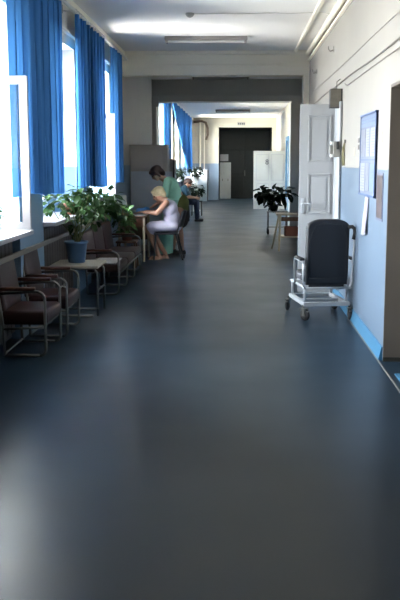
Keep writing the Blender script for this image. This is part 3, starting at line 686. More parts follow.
# dark plant on a wheeled stand at right
ct = thing('wheeled_stand', 'thin metal wheeled stand carrying the dark leafy plant', 'plant stand', (0.90, 20.6, 0))
q = MB(); q.box((-0.24, -0.22, 0.50), (0.24, 0.22, 0.52), bevel=0.004); q.build('tray', M_STEEL, ct)
for a in (-1, 1):
    for b in (-1, 1):
        q = MB(); q.tube([(a * 0.21, b * 0.19, 0.50), (a * 0.21, b * 0.19, 0.10)], 0.012, 8); l = q.build('leg', M_LAMPBODY, ct)
        q = MB(); q.lathe([(0.02, -0.02), (0.055, -0.02), (0.062, -0.01), (0.062, 0.01), (0.055, 0.02), (0.02, 0.02)], (a * 0.21, b * 0.19, 0.062), 16, 'X'); q.build('caster', M_RUBBER, l)
q = MB(); q.box((-0.22, -0.20, 0.16), (0.22, 0.20, 0.175)); q.build('lower_shelf', M_STEEL, ct)
plant('potted_plant', 'dark broad-leaved plant on the wheeled stand before the far white door', (0.82, 20.6, 0.521),
      [((-0.02, 0, 0.34), (0.22, 0.2, 0.17)), ((-0.24, 0, 0.40), (0.15, 0.18, 0.15)), ((0.22, 0, 0.40), (0.18, 0.18, 0.15)), ((-0.02, 0, 0.14), (0.10, 0.10, 0.10))],
      150, 0.17, M_LEAF3, ([(0.08, 0), (0.11, 0.13), (0.115, 0.13), (0.10, 0.12)], M_DARK, (0.10, 0.12)), (0, 0, 0.12), seed=14)

# wooden side table with splayed legs, right
wt = thing('side_table', 'pale wooden side table with splayed legs and a lower shelf', 'table', (1.0, 16.75, 0))
q = MB(); q.box((-0.29, -0.25, 0.655), (0.19, 0.25, 0.685), bevel=0.008); q.build('tabletop', M_PALEWOOD, wt)
for a, px in ((-1, -0.22), (1, 0.15)):
    for b in (-1, 1):
        q = MB(); q.tube([(px, b * 0.19, 0.655), (px + a * (0.02 if b < 0 else 0.13), b * 0.26, 0.0)], [0.022, 0.016], 8); q.build('leg', M_PALEWOOD, wt)
q = MB(); q.box((-0.20, -0.21, 0.25), (0.16, 0.21, 0.27)); q.build('shelf', M_PALEWOOD, wt)
q = MB(); q.box((-0.21, -0.20, 0.55), (0.15, -0.18, 0.60)); q.build('apron', M_WOOD, wt); q = MB(); q.box((-0.21, 0.18, 0.55), (0.15, 0.20, 0.60)); q.build('apron', M_WOOD, wt)
cb = thing('crate', 'red-brown crate on the lower shelf of the wooden side table', 'crate', (0.99, 16.75, 0.271))
q = MB(); q.box((-0.12, -0.16, 0), (0.12, 0.16, 0.015)); q.box((-0.12, -0.16, 0), (-0.105, 0.16, 0.16)); q.box((0.105, -0.16, 0), (0.12, 0.16, 0.16)); q.box((-0.12, -0.16, 0), (0.12, -0.145, 0.16)); q.box((-0.12, 0.145, 0), (0.12, 0.16, 0.16)); q.build('box', M_CLAY, cb)
q = MB(); q.box((-0.125, -0.165, 0.14), (0.125, -0.15, 0.165)); q.box((-0.125, 0.15, 0.14), (0.125, 0.165, 0.165)); q.build('rim', M_CLAY, cb)

# ------------------------------------------------------------------ wheeled chair
wc = thing('wheeled_chair', 'black wheeled patient chair on casters seen from behind', 'wheelchair', (0.868, 9.60, 0), math.radians(9))
HW = 0.225
def rbox(w, z0, z1, y0, y1, rtop, m, name, shear=0.0):
    """upholstered panel with rounded upper corners, puffed front and back"""
    pts = []
    for i in range(9):
        a = PI * i / 16; pts.append((w - rtop[0] + rtop[0] * math.cos(a), z1 - rtop[1] + rtop[1] * math.sin(a)))
    right = [(w * 0.97, z0), (w * 1.0, z0 + 0.12)] + pts
    outline = right + [(-x, z) for x, z in reversed(right)]
    bm = bmesh.new(); A = [bm.verts.new((x, y0 + shear * (z - z0), z)) for x, z in outline]; B = [bm.verts.new((x, y1 + shear * (z - z0), z)) for x, z in outline]
    n = len(outline)
    for k in range(n): bm.faces.new((A[k], A[(k + 1) % n], B[(k + 1) % n], B[k]))
    bm.faces.new(A[::-1]); bm.faces.new(B)
    bmesh.ops.recalc_face_normals(bm, faces=bm.faces[:])
    es = [e for e in bm.edges if (e.verts[0] in A and e.verts[1] in A) or (e.verts[0] in B and e.verts[1] in B)]
    bmesh.ops.bevel(bm, geom=es, offset=0.022, segments=4, affect='EDGES', profile=0.5)
    me = bpy.data.meshes.new(name); bm.to_mesh(me); bm.free()
    return link(name, me, m, wc, True)
YB = -0.36
bk = rbox(0.222, 0.365, 1.045, YB, YB + 0.085, (0.165, 0.085), M_BLACK, 'backrest', shear=-0.06)
q = MB(); q.tube([(-0.185, YB - 0.004, 0.44), (-0.195, YB - 0.028, 0.84), (-0.14, YB - 0.038, 0.985), (0, YB - 0.040, 1.0), (0.14, YB - 0.038, 0.985), (0.195, YB - 0.028, 0.84), (0.185, YB - 0.004, 0.44), (-0.185, YB - 0.004, 0.44)], 0.004, 6); q.build('piping', M_BLACK, bk, True)
q = MB(); q.box((-0.20, YB + 0.06, 0.37), (0.20, 0.22, 0.47), bevel=0.03); q.build('seat', M_BLACK, wc, True)
q = MB(); q.box((-0.245, YB + 0.14, 0.40), (-0.20, 0.10, 0.47), bevel=0.015); q.build('seat_side', mat('grey_vinyl', (0.09, 0.095, 0.11), 0.45), wc, True)
q = MB(); q.box((-0.185, YB + 0.01, 0.335), (0.185, YB + 0.06, 0.40), bevel=0.012); q.build('rear_pad', M_BLACK, wc, True)
for s in (-1, 1):
    x = s * (HW + 0.02)
    q = MB(); q.tube([(x * 0.93, YB - 0.02, 0.335), (x * 1.02, YB - 0.02, 0.37), (x * 1.05, YB - 0.02, 0.42), (x * 1.06, YB - 0.03, 0.62), (x * 1.08, YB - 0.05, 0.86 if s > 0 else 0.60)], 0.0115, 10)
    q.build('side_tube', M_SILVER, wc, True)
    q = MB(); q.tube([(x * 1.06, YB, 0.605), (x * 1.08, YB + 0.02, 0.615), (x * 1.08, YB + 0.33, 0.615), (x * 1.07, YB + 0.36, 0.58), (x * 1.06, YB + 0.36, 0.34)], 0.011, 10); f = q.build('arm_tube', M_SILVER, wc, True)
    q = MB(); q.box((x * 1.08 - 0.026, YB - 0.01, 0.622), (x * 1.08 + 0.026, YB + 0.28, 0.648), bevel=0.010); q.build('armrest', M_RUBBER, wc, True)
q = MB(); q.tube([(0.255, YB - 0.05, 0.84), (0.268, YB - 0.055, 0.90), (0.262, YB - 0.055, 0.945), (0.240, YB - 0.05, 0.968), (0.20, YB - 0.03, 0.965)], 0.020, 10); q.build('push_handle', M_RUBBER, wc, True)
q = MB(); q.tube([(-HW - 0.03, YB - 0.005, 0.335), (HW + 0.03, YB - 0.005, 0.335)], 0.0125, 10); q.tube([(-HW - 0.02, 0.30, 0.335), (HW + 0.02, 0.30, 0.335)], 0.0125, 10)
for s in (-1, 1): q.tube([(s * HW, YB - 0.005, 0.335), (s * HW, 0.30, 0.335)], 0.0125, 10)
q.build('seat_frame', M_SILVER, wc, True)
for s in (-1, 1):
    for y in (YB + 0.05, 0.28):
        q = MB(); q.tube([(s * (HW - 0.005), y, 0.33), (s * (HW - 0.005), y, 0.19)], 0.014, 10); q.build('post', M_SILVER, wc, True)
q = MB(); q.box((-HW, YB - 0.02, 0.145), (HW, YB + 0.025, 0.19), bevel=0.006); q.box((-HW, 0.31, 0.145), (HW, 0.345, 0.185), bevel=0.006)
for s in (-1, 1): q.box((s * HW - 0.022, YB - 0.02, 0.147), (s * HW + 0.022, 0.345, 0.188), bevel=0.006)
q.box((-HW, -0.06, 0.15), (HW, -0.02, 0.18), bevel=0.005)
q.build('base_frame', M_SILVER, wc)
for s in (-1, 1):
    for y, out in ((YB, 0.0), (0.33, 0.0)):
        a = rnd.uniform(-0.6, 0.6); cx, cy = s * (HW + (0.02 if y < 0 else 0.03)), y
        c = thing('caster', '', ''); 
        for k in ('label', 'category'): del c[k]
        c.parent = wc; c.location = (cx, cy, 0); c.rotation_euler = (0, 0, a)
        q = MB(); q.lathe([(0.018, -0.016), (0.052, -0.016), (0.062, -0.008), (0.062, 0.008), (0.052, 0.016), (0.018, 0.016)], (0, -0.025, 0.062), 20, 'X'); q.build('wheel', M_RUBBER, c, True)
        q = MB(); q.box((-0.024, -0.038, 0.05), (-0.018, -0.004, 0.125)); q.box((0.018, -0.038, 0.05), (0.024, -0.004, 0.125)); q.box((-0.026, -0.05, 0.118), (0.026, 0.03, 0.13)); q.tube([(0, 0, 0.125), (0, 0, 0.16)], 0.013); q.tube([(-0.028, -0.025, 0.062), (0.028, -0.025, 0.062)], 0.009); q.build('fork', M_STEEL, c)
        q = MB(); q.box((-0.015, -0.085, 0.095), (0.015, -0.045, 0.105), bevel=0.003); q.build('brake_pedal', M_STEEL, c)

# ------------------------------------------------------------------ desk corner by the beam
dk = thing('desk', 'brown wooden desk by the windows where the woman writes', 'desk', (-1.725, 15.05, 0))
q = MB(); q.box((-0.22, -0.42, 0.725), (0.225, 0.45, 0.752), bevel=0.005); q.build('desktop', M_WOOD, dk)
q = MB(); q.box((-0.22, -0.38, 0.56), (0.20, -0.355, 0.725)); q.box((-0.22, 0.38, 0.30), (0.20, 0.405, 0.725)); q.box((-0.22, -0.38, 0.45), (-0.20, 0.40, 0.725)); q.build('apron', M_WOOD, dk)
q = MB(); q.box((-0.16, -0.392, 0.59), (0.16, -0.38, 0.70), bevel=0.004); dr = q.build('drawer', M_ARMWOOD, dk)
MB().ball((0, -0.402, 0.645), 0.014, 8).build('knob', M_STEEL, dr)
for a in (-0.21, 0.19):
    for b in (-0.36, 0.39): MB().tube([(a, b, 0.73), (a, b, 0.0)], [0.024, 0.018], 8).build('leg', M_PALEWOOD, dk)
lm = thing('desk_lamp', 'small lamp with a square white shade on the desk', 'lamp', (-1.90, 14.85, 0.753))
q = MB(); q.lathe([(0.05, 0), (0.05, 0.015), (0.012, 0.03), (0.010, 0.17)], n=16); q.build('base', M_WOOD, lm)
q = MB(); q.lathe([(0.082, 0.165), (0.070, 0.325), (0.066, 0.325), (0.078, 0.165)], n=20); q.build('lamp_shade', mat('white_lamp_shade', (0.72, 0.70, 0.62), 0.7, transl=0.3), lm)
for k, (x, y, a) in enumerate(((-1.62, 14.80, 12), (-1.585, 14.92, -8))):
    tag(MB().box((x - 0.10, y - 0.13, 0.753 + 0.004 * k), (x + 0.10, y + 0.13, 0.756 + 0.004 * k), R('Z', a)).build('paper_sheet', M_PAPER), ('white paper sheet on the desk, lower of the two', 'white paper sheet on the desk under the writing hand')[k], 'paper')
q = MB(); q.ball((-1.62, 15.32, 0.80), (0.085, 0.10, 0.05)); q.ball((-1.55, 15.27, 0.815), (0.07, 0.08, 0.055)); q.ball((-1.68, 15.36, 0.80), (0.06, 0.07, 0.045))
tag(soft(q, 'cloth_bundle', M_BLUECLOTH, None, 0.012, 2), 'sky blue cloth bundle lying on the desk', 'cloth')

wd = thing('wardrobe', 'tall grey-brown wardrobe seen from the side behind the standing woman', 'wardrobe', (-1.63, 16.75, 0))
q = MB(); q.box((-0.33, -0.25, 0.05), (0.33, 0.25, 1.92)); q.box((-0.34, -0.26, 1.90), (0.34, 0.26, 1.93)); q.box((-0.31, -0.23, 0), (0.31, 0.23, 0.06)); q.build('body', M_GREYWARD, wd)
q = MB(); q.box((-0.26, -0.262, 1.50), (0.26, -0.249, 1.82), bevel=0.004); q.box((-0.26, -0.262, 0.15), (0.26, -0.249, 1.38), bevel=0.004); q.build('side_panel', M_GREYWARD, wd)
for y in (-0.24, 0.005):
    dr = MB().box((0.33, y, 0.08), (0.35, y + 0.235, 1.88), bevel=0.003).build('door', M_GREYWARD, wd)
    MB().tube([(0.35, y + (0.2 if y < -.1 else 0.035), 1.0), (0.38, y + (0.2 if y < -.1 else 0.035), 1.0)], 0.010).build('knob', M_STEEL, dr)
scn = thing('screen', 'blue-grey board screen standing against the wardrobe', 'screen', (-1.62, 16.42, 0))
q = MB(); q.box((-0.30, -0.02, 0.12), (0.42, 0.02, 1.43)); q.build('panel', M_SCREEN, scn)
q = MB(); q.box((-0.32, -0.028, 0.10), (-0.29, 0.028, 1.45)); q.box((0.41, -0.028, 0.10), (0.44, 0.028, 1.45)); q.box((-0.32, -0.028, 1.425), (0.44, 0.028, 1.45)); q.build('frame', M_SCREEN, scn)
for x in (-0.305, 0.425): MB().box((x - 0.02, -0.06, 0), (x + 0.02, 0.03, 0.12)).build('foot', M_LAMPBODY, scn)
cbn = thing('cabinet', 'narrow dark-edged cabinet beyond the wardrobe, lower than it', 'cabinet', (-1.52, 18.2, 0))
q = MB(); q.box((-0.42, -0.3, 0), (0.24, 0.3, 1.68)); q.build('body', M_GREYWARD, cbn)
q = MB(); q.box((0.24, -0.31, 0.04), (0.265, 0.30, 1.66)); q.build('door', M_INK, cbn)

# ------------------------------------------------------------------ chair for the seated woman
def cafe_chair(x, y, rz, label, m=M_RUBBER):
    o = thing('chair', label, 'chair', (x, y, 0), rz)
    q = MB(); q.box((-0.20, -0.20, 0.425), (0.20, 0.20, 0.455), bevel=0.012); q.build('seat', M_BLACK, o, True)
    for s in (-1, 1):
        MB().tube([(0.17, s * 0.17, 0.435), (0.20, s * 0.19, 0.0)], [0.016, 0.013], 8).build('leg', m, o)
        MB().tube([(-0.17, s * 0.17, 0.435), (-0.22, s * 0.18, 0.2), (-0.28, s * 0.18, 0.0)], [0.018, 0.017, 0.014], 8).build('leg', m, o)
        MB().tube([(-0.18, s * 0.17, 0.44), (-0.23, s * 0.165, 0.62), (-0.27, s * 0.15, 0.80)], [0.015, 0.014, 0.012], 8).build('back_post', m, o)
    bm = bmesh.new(); rows = []
    for j in range(7):
        t = j / 6; z = 0.56 + 0.26 * t; w = 0.185 * (1 - 0.25 * (2 * t - 1) ** 4)
        rows.append([bm.verts.new((-0.215 - 0.06 * t - 0.045 * (1 - (k / 5 - 1) ** 2), w * (k / 5 - 1), z)) for k in range(11)])
    for A, B in zip(rows, rows[1:]):
        for k in range(10): bm.faces.new((A[k], A[k + 1], B[k + 1], B[k]))
    me = bpy.data.meshes.new('backrest'); bm.to_mesh(me); bm.free(); b = link('backrest', me, M_BLACK, o, True)
    s = b.modifiers.new('thick', 'SOLIDIFY'); s.thickness = 0.022
    return o
cafe_chair(-1.19, 15.10, PI, 'black chair the blonde woman sits on')

# ------------------------------------------------------------------ people
def V(*a): return Vector(a)
def hand(mb, w, d, side, palm_n, curl=0.5, sc_=1.0):
    """palm and five fingers from wrist w pointing along d; side = thumb side direction"""
    w = Vector(w); d = Vector(d).normalized(); side = Vector(side).normalized(); n = Vector(palm_n).normalized()
    s = sc_
    for k, o in enumerate((0.030, 0.010, -0.010, -0.030)):
        mb.cap(w + side * o * 0.6 * s + d * 0.015 * s, w + d * 0.085 * s + side * o * s, 0.014 * s, 0.012 * s, 5)
        L_ = (0.066, 0.076, 0.070, 0.054)[k] * s
        a = w + d * 0.088 * s + side * o * s; b = a + d * L_ * 0.5 + n * L_ * 0.22 * curl; c = b + d * L_ * 0.38 + n * L_ * 0.5 * curl
        mb.cap(a, b, 0.0095 * s, 0.0085 * s, 5); mb.cap(b, c, 0.0085 * s, 0.007 * s, 5)
    a = w + d * 0.025 * s + side * 0.028 * s; b = a + (d * 0.6 + side * 0.8).normalized() * 0.042 * s; c = b + (d + side * 0.1 + n * .2).normalized() * 0.032 * s
    mb.cap(a, b, 0.013 * s, 0.011 * s, 5); mb.cap(b, c, 0.0105 * s, 0.008 * s, 5)
def head(mb, c, fwd, up, s=1.0):
    """skull, jaw, nose, lips, ears around centre c; returns eye positions and rotation"""
    f = Vector(fwd).normalized(); u = Vector(up); u = (u - f * u.dot(f)).normalized(); l = u.cross(f)
    M = Matrix((f, l, u)).transposed(); c = Vector(c)
    def P(x, y, z): return c + M @ Vector((x * s, y * s, z * s))
    mb.ball(P(-0.012, 0, 0.025), (0.098 * s, 0.076 * s, 0.088 * s), 12, M)
    mb.ball(P(0.022, 0, -0.045), (0.066 * s, 0.058 * s, 0.070 * s), 10, M)
    mb.ball(P(0.060, 0, -0.098), (0.024 * s, 0.028 * s, 0.018 * s), 8, M)
    mb.cap(P(0.088, 0, 0.008), P(0.106, 0, -0.034), 0.009 * s, 0.014 * s, 6)
    mb.ball(P(0.083, 0, -0.064), (0.012 * s, 0.026 * s, 0.009 * s), 6, M)
    mb.ball(P(0.075, 0, 0.022), (0.018 * s, 0.05 * s, 0.012 * s), 6, M)
    for q in (-1, 1):
        mb.ball(P(-0.008, q * 0.076, -0.015), (0.018 * s, 0.009 * s, 0.031 * s), 6, M)
        mb.ball(P(0.058, q * 0.04, -0.03), (0.022 * s, 0.02 * s, 0.02 * s), 6, M)
    return P, M, [P(0.079, q * 0.030, 0.002) for q in (-1, 1)]
def eyes(pos, parent):
    for e in pos: MB().ball(e, 0.0115, 8).build('eye', M_EYE, parent, True)
def person(name_label, base):
    return thing('person', name_label, 'person', (0, 0, 0))

# --- seated blonde woman, facing the windows (-X), writing
pa = person('blonde person in a sleeveless pale lilac dress writing at the desk', None)
Y0 = 15.08
hip = V(-1.10, Y0, 0.55); chest = V(-1.155, Y0, 0.86); neck = V(-1.245, Y0, 1.01); hc = V(-1.325, Y0 - 0.01, 1.085)
b = MB()
b.ball(hip, (0.15, 0.18, 0.085)); b.cap(hip + V(0.0, 0, .045), V(-1.11, Y0, 0.72), 0.125, 0.125); b.ball(V(-1.13, Y0, 0.84), (0.115, 0.16, 0.15)); b.cap(V(-1.18, Y0, 0.95), hc + V(0.02, 0, -0.03), 0.062, 0.05)
for s in (-1, 1):
    b.cap(V(-1.19, Y0, 0.965), V(-1.185, Y0 + s * 0.17, 0.955), 0.05, 0.055)
    kn = V(-1.50, Y0 + s * 0.10, 0.53); an = V(-1.32 if s < 0 else -1.22, Y0 + s * 0.09, 0.085)
    b.cap(hip + V(-0.02, s * 0.09, 0.0), kn, 0.085, 0.058); b.cap(kn, kn.lerp(an, .35), 0.056, 0.056); b.cap(kn.lerp(an, .35), an, 0.056, 0.034)
    b.cap(an + V(0.02, 0, -0.045), an + V(-0.14, 0, -0.065), 0.033, 0.024)
    sh = V(-1.185, Y0 + s * 0.185, 0.955); el = V(-1.33, Y0 + s * 0.21 - 0.02, 0.785); wr = V(-1.545, Y0 - 0.18 + (s > 0) * 0.20, 0.797)
    b.cap(sh, el, 0.052, 0.040); b.cap(el, wr, 0.041, 0.026)
    hand(b, wr, (-1, 0.05, -0.02), (0, -s * -1, 0.1), (0, 0, -1), 0.35)
P, M, ey = head(b, hc, (-0.86, -0.08, -0.52), (-0.4, 0, 1))
soft(b, 'body', M_SKIN, pa, 0.0075, 3); eyes(ey, pa)
h = MB(); h.ball(P(-0.022, 0, 0.038), (0.112, 0.090, 0.092), 12, M); h.ball(P(-0.065, 0, -0.025), (0.062, 0.074, 0.075), 10, M); h.ball(P(0.045, 0, 0.085), (0.05, 0.065, 0.03), 8, M)
for q in (-1, 1): h.ball(P(-0.02, q * 0.072, 0.01), (0.05, 0.018, 0.055), 8, M)
soft(h, 'hair', M_BLOND, pa, 0.010, 2)
g = MB(); g.ball(hip, (0.170, 0.205, 0.10)); g.cap(hip + V(0, 0, .06), V(-1.105, Y0, 0.72), 0.15, 0.143); g.ball(V(-1.13, Y0, 0.84), (0.135, 0.178, 0.155))
for s in (-1, 1):
    g.cap(V(-1.17, Y0 + s * 0.06, 0.95), V(-1.18, Y0 + s * 0.135, 0.955), 0.062, 0.058)
    g.cap(hip + V(-0.02, s * 0.08, 0.01), V(-1.45, Y0 + s * 0.10, 0.545), 0.098, 0.085)
    g.cap(V(-1.42, Y0 + s * 0.09, 0.53), V(-1.44, Y0 + s * 0.09, 0.47), 0.085, 0.07)
g.box((-1.44, Y0 - 0.12, 0.47), (-1.10, Y0 + 0.12, 0.58))
soft(g, 'dress', M_LILAC, pa, 0.010, 5)
for s in (-1, 1):
    an = V(-1.32 if s < 0 else -1.22, Y0 + s * 0.09, 0.0)
    q = MB(); q.box((an.x - 0.175, an.y - 0.042, 0.0), (an.x + 0.065, an.y + 0.042, 0.018), bevel=0.006); q.box((an.x - 0.13, an.y - 0.043, 0.015), (an.x - 0.08, an.y + 0.043, 0.062), bevel=0.010); q.build('sandal', M_SANDAL, pa)

# --- standing woman in mint green, bent toward the desk
pb = person('dark-haired person in a mint green gown bending over the desk', None)
Y1 = 15.82
hip = V(-1.02, Y1 + 0.05, 0.88); hc = V(-1.425, Y1 - 0.02, 1.425)
b = MB()
b.ball(hip, (0.13, 0.165, 0.12)); b.cap(hip, V(-1.08, Y1, 1.05), 0.12, 0.115); b.ball(V(-1.16, Y1, 1.20), (0.115, 0.155, 0.16), 12, R('Y', -28)); b.cap(V(-1.24, Y1, 1.30), hc + V(0.03, 0, -0.04), 0.058, 0.047)
feet = []
for s in (-1, 1):
    b.cap(V(-1.23, Y1, 1.30), V(-1.215, Y1 + s * 0.165, 1.285), 0.05, 0.052)
    kn = V(-1.02 if s < 0 else -1.10, Y1 + 0.12 + s * 0.09, 0.48); an = V(-0.985 if s < 0 else -1.16, Y1 + 0.22 + s * 0.09, 0.085); feet.append(an)
    b.cap(hip + V(0, s * 0.085, -0.04), kn, 0.088, 0.056); b.cap(kn, kn.lerp(an, .35), 0.055, 0.056); b.cap(kn.lerp(an, .35), an, 0.056, 0.036)
    b.cap(an + V(0.03, 0, -0.045), an + V(-0.13, 0, -0.06), 0.034, 0.026)
    sh = V(-1.215, Y1 + s * 0.18, 1.285); el = V(-1.25, Y1 + s * 0.19 - 0.08, 1.01); wr = V(-1.46, Y1 + s * 0.11 - 0.22, 0.86)
    b.cap(sh, el, 0.050, 0.038); b.cap(el, wr, 0.039, 0.026)
    hand(b, wr, (-0.85, -0.2, -0.4), (0, -s, 0.1), (0, 0, -1), 0.5)
P, M, ey = head(b, hc, (-0.72, -0.08, -0.68), (-0.6, 0, 1))
soft(b, 'body', M_SKIN, pb, 0.0075, 3); eyes(ey, pb)
h = MB(); h.ball(P(-0.025, 0, 0.036), (0.116, 0.094, 0.094), 12, M); h.ball(P(-0.085, 0, -0.04), (0.055, 0.080, 0.09), 10, M); h.ball(P(0.055, 0, 0.075), (0.045, 0.065, 0.035), 8, M)
for q in (-1, 1): h.cap(P(0.0, q * 0.078, 0.03), P(-0.015, q * 0.080, -0.085), 0.026, 0.018)
soft(h, 'hair', M_BRUNET, pb, 0.010, 2)
g = MB(); g.cap(V(-1.09, Y1 - 0.0, 0.95), V(-1.13, Y1, 1.12), 0.145, 0.14); g.ball(V(-1.165, Y1, 1.21), (0.135, 0.178, 0.165), 12, R('Y', -28))
for s in (-1, 1):
    g.cap(V(-1.205, Y1 + s * 0.06, 1.30), V(-1.215, Y1 + s * 0.175, 1.29), 0.072, 0.072)
    g.cap(V(-1.215, Y1 + s * 0.182, 1.285), V(-1.243, Y1 + s * 0.19 - 0.06, 1.08), 0.070, 0.072)
rows = []
for z, x0, x1, hy in ((0.98, -1.25, -1.02, 0.20), (0.6, -1.33, -1.12, 0.22), (0.04, -1.40, -1.14, 0.24)):
    rows.append([((x0 + x1) / 2 + (x1 - x0) / 2 * math.cos(2 * PI * k / 32) * (1 + 0.08 * math.cos(8 * PI * k / 16)), Y1 - 0.10 + hy * math.sin(2 * PI * k / 32), z) for k in range(32)])
vr = [[g.bm.verts.new(p) for p in r_] for r_ in rows]
for A, B in zip(vr, vr[1:]):
    for k in range(32): g.bm.faces.new((A[k], A[(k + 1) % 32], B[(k + 1) % 32], B[k]))
g.bm.faces.new(vr[0]); g.bm.faces.new(vr[-1][::-1])
soft(g, 'gown', M_MINT, pb, 0.011, 4)
g = MB(); g.ball(hip + V(0.0, 0, 0.03), (0.165, 0.19, 0.17)); g.cap(hip + V(0.01, 0, 0.02), V(-1.005, Y1 + 0.08, 0.74), 0.145, 0.14)
soft(g, 'shirt_tail', M_OLIVE, pb, 0.011, 4)
g = MB(); g.cap(V(-1.01, Y1 + 0.07, 0.76), V(-1.015, Y1 + 0.10, 0.60), 0.148, 0.145)
soft(g, 'skirt', M_DKSKIRT, pb, 0.011, 3)
for an in feet:
    q = MB(); q.cap(an + V(0.03, 0, -0.05), an + V(-0.14, 0, -0.055), 0.040, 0.032); q.box((an.x - 0.17, an.y - 0.035, 0.0), (an.x + 0.07, an.y + 0.035, 0.03), bevel=0.01); soft(q, 'shoe', M_SHOE, pb, 0.009, 2)

# --- seated visitor far down by the windows, facing the corridor (+X)
cafe_chair(-1.55, 24.95, 0, 'dark chair beneath the far windows with the seated visitor')
pc = person('person in a teal top and navy trousers sitting under the far windows', None)
Y2 = 24.95
hip = V(-1.58, Y2, 0.55); hc = V(-1.36, Y2, 1.05)
b = MB(); b.ball(hip, (0.13, 0.17, 0.11)); b.cap(hip, V(-1.53, Y2, 0.72), 0.12, 0.12); b.ball(V(-1.49, Y2, 0.84), (0.115, 0.16, 0.15)); b.cap(V(-1.44, Y2, 0.95), hc + V(-0.03, 0, -0.03), 0.06, 0.05)
for s in (-1, 1):
    b.cap(V(-1.45, Y2, 0.94), V(-1.45, Y2 + s * 0.17, 0.92), 0.05, 0.055)
    kn = V(-1.14, Y2 + s * 0.12, 0.53); an = V(-1.12, Y2 + s * 0.13, 0.085)
    b.cap(hip + V(0, s * 0.09, 0), kn, 0.085, 0.058); b.cap(kn, kn.lerp(an, .35), 0.056, 0.055); b.cap(kn.lerp(an, .35), an, 0.055, 0.036); b.cap(an + V(-0.02, 0, -0.045), an + V(0.14, 0, -0.06), 0.034, 0.026)
    sh = V(-1.45, Y2 + s * 0.185, 0.92); el = V(-1.36, Y2 + s * 0.22, 0.67); wr = V(-1.17, Y2 + s * 0.08, 0.645)
    b.cap(sh, el, 0.05, 0.04); b.cap(el, wr, 0.040, 0.027); hand(b, wr, (0.85, -s * 0.5, -0.2), (0, 0, 1), (0, -s, 0), 0.5)
P, M, ey = head(b, hc, (0.80, -0.1, -0.5), (0.4, 0, 1))
soft(b, 'body', M_SKIN, pc, 0.009, 3); eyes(ey, pc)
h = MB(); h.ball(P(-0.022, 0, 0.038), (0.112, 0.092, 0.092), 12, M); h.ball(P(-0.075, 0, -0.03), (0.055, 0.076, 0.08), 10, M); h.ball(P(0.05, 0, 0.08), (0.045, 0.065, 0.033), 8, M); soft(h, 'hair', M_BRUNET, pc, 0.011, 2)
g = MB(); g.cap(hip + V(0, 0, .04), V(-1.53, Y2, 0.72), 0.14, 0.137); g.ball(V(-1.49, Y2, 0.84), (0.13, 0.178, 0.152))
for s in (-1, 1):
    g.cap(V(-1.455, Y2 + s * 0.06, 0.935), V(-1.45, Y2 + s * 0.18, 0.92), 0.068, 0.068); g.cap(V(-1.45, Y2 + s * 0.185, 0.92), V(-1.385, Y2 + s * 0.212, 0.73), 0.064, 0.054)
soft(g, 'shirt', M_TEAL, pc, 0.012, 4)
g = MB(); g.ball(hip + V(0, 0, -0.005), (0.15, 0.19, 0.115))
for s in (-1, 1):
    kn = V(-1.14, Y2 + s * 0.12, 0.53); an = V(-1.12, Y2 + s * 0.13, 0.10); g.cap(hip + V(0, s * 0.09, 0), kn, 0.105, 0.078); g.cap(kn, an, 0.077, 0.062)
soft(g, 'trousers', M_NAVY, pc, 0.012, 4)
for s in (-1, 1):
    an = V(-1.12, Y2 + s * 0.13, 0.085); q = MB(); q.cap(an + V(-0.03, 0, -0.05), an + V(0.14, 0, -0.055), 0.040, 0.032); q.box((an.x - 0.07, an.y - 0.035, 0), (an.x + 0.17, an.y + 0.035, 0.03), bevel=0.01); soft(q, 'shoe', M_SHOE, pc, 0.010, 2)
cafe_chair(-1.62, 23.6, 0, 'empty dark chair holding the white bag')
q = MB(); q.ball((-1.64, 23.6, 0.60), (0.12, 0.14, 0.135)); q.ball((-1.64, 23.62, 0.74), (0.085, 0.10, 0.10)); q.cap((-1.64, 23.55, 0.78), (-1.60, 23.52, 0.90), 0.035, 0.02)
tag(soft(q, 'carrier_bag', M_PAPER, None, 0.014, 2), 'white carrier bag on the empty dark chair under the far windows', 'bag')
cafe_chair(-1.62, 26.4, 0, 'empty dark chair just beyond the seated visitor')

# ------------------------------------------------------------------ far end furniture
for y, l, sd in ((26.5, 'dark plant on the far sill behind the seated visitor', 21), (29.6, 'second dark plant along the far sills', 22)):
    plant('potted_plant', l, (-1.92, y, 1.012), [((0.05, 0, 0.28), (0.16, 0.3, 0.16))], 50, 0.13, M_LEAF3, ([(0.06, 0), (0.085, 0.13), (0.09, 0.13), (0.08, 0.12)], M_WHITEPOT, (0.078, 0.12)), (0, 0, 0.12), seed=sd)
pd = thing('plant_stand', 'tall white plant pedestal near the far end', 'plant stand', (-1.40, 30.0, 0))
q = MB(); q.box((-0.15, -0.15, 0), (0.15, 0.15, 0.05), bevel=0.01); q.box((-0.09, -0.09, 0.05), (0.09, 0.09, 0.86), bevel=0.01); q.build('column', M_WHITE, pd)
MB().box((-0.16, -0.16, 0.86), (0.16, 0.16, 0.90), bevel=0.01).build('top', M_WHITE, pd)
plant('potted_plant', 'dark-leaved plant in a white pot on the tall pedestal', (-1.40, 30.0, 0.901), [((0.0, 0, 0.44), (0.19, 0.19, 0.14)), ((0.14, 0, 0.34), (0.08, 0.1, 0.12))], 60, 0.13, M_LEAF3, ([(0.08, 0), (0.12, 0.22), (0.125, 0.22), (0.11, 0.21)], M_WHITEPOT, (0.108, 0.21)), (0, 0, 0.21), seed=23)
s2 = thing('stool', 'dark low stool holding a plant before the pedestal', 'stool', (-1.25, 27.6, 0))
MB().box((-0.17, -0.17, 0.42), (0.17, 0.17, 0.45), bevel=0.006).build('seat', M_DARK, s2)
for a in (-1, 1):
    for b_ in (-1, 1): MB().tube([(a * 0.14, b_ * 0.14, 0.42), (a * 0.15, b_ * 0.15, 0)], 0.015).build('leg', M_DARK, s2)
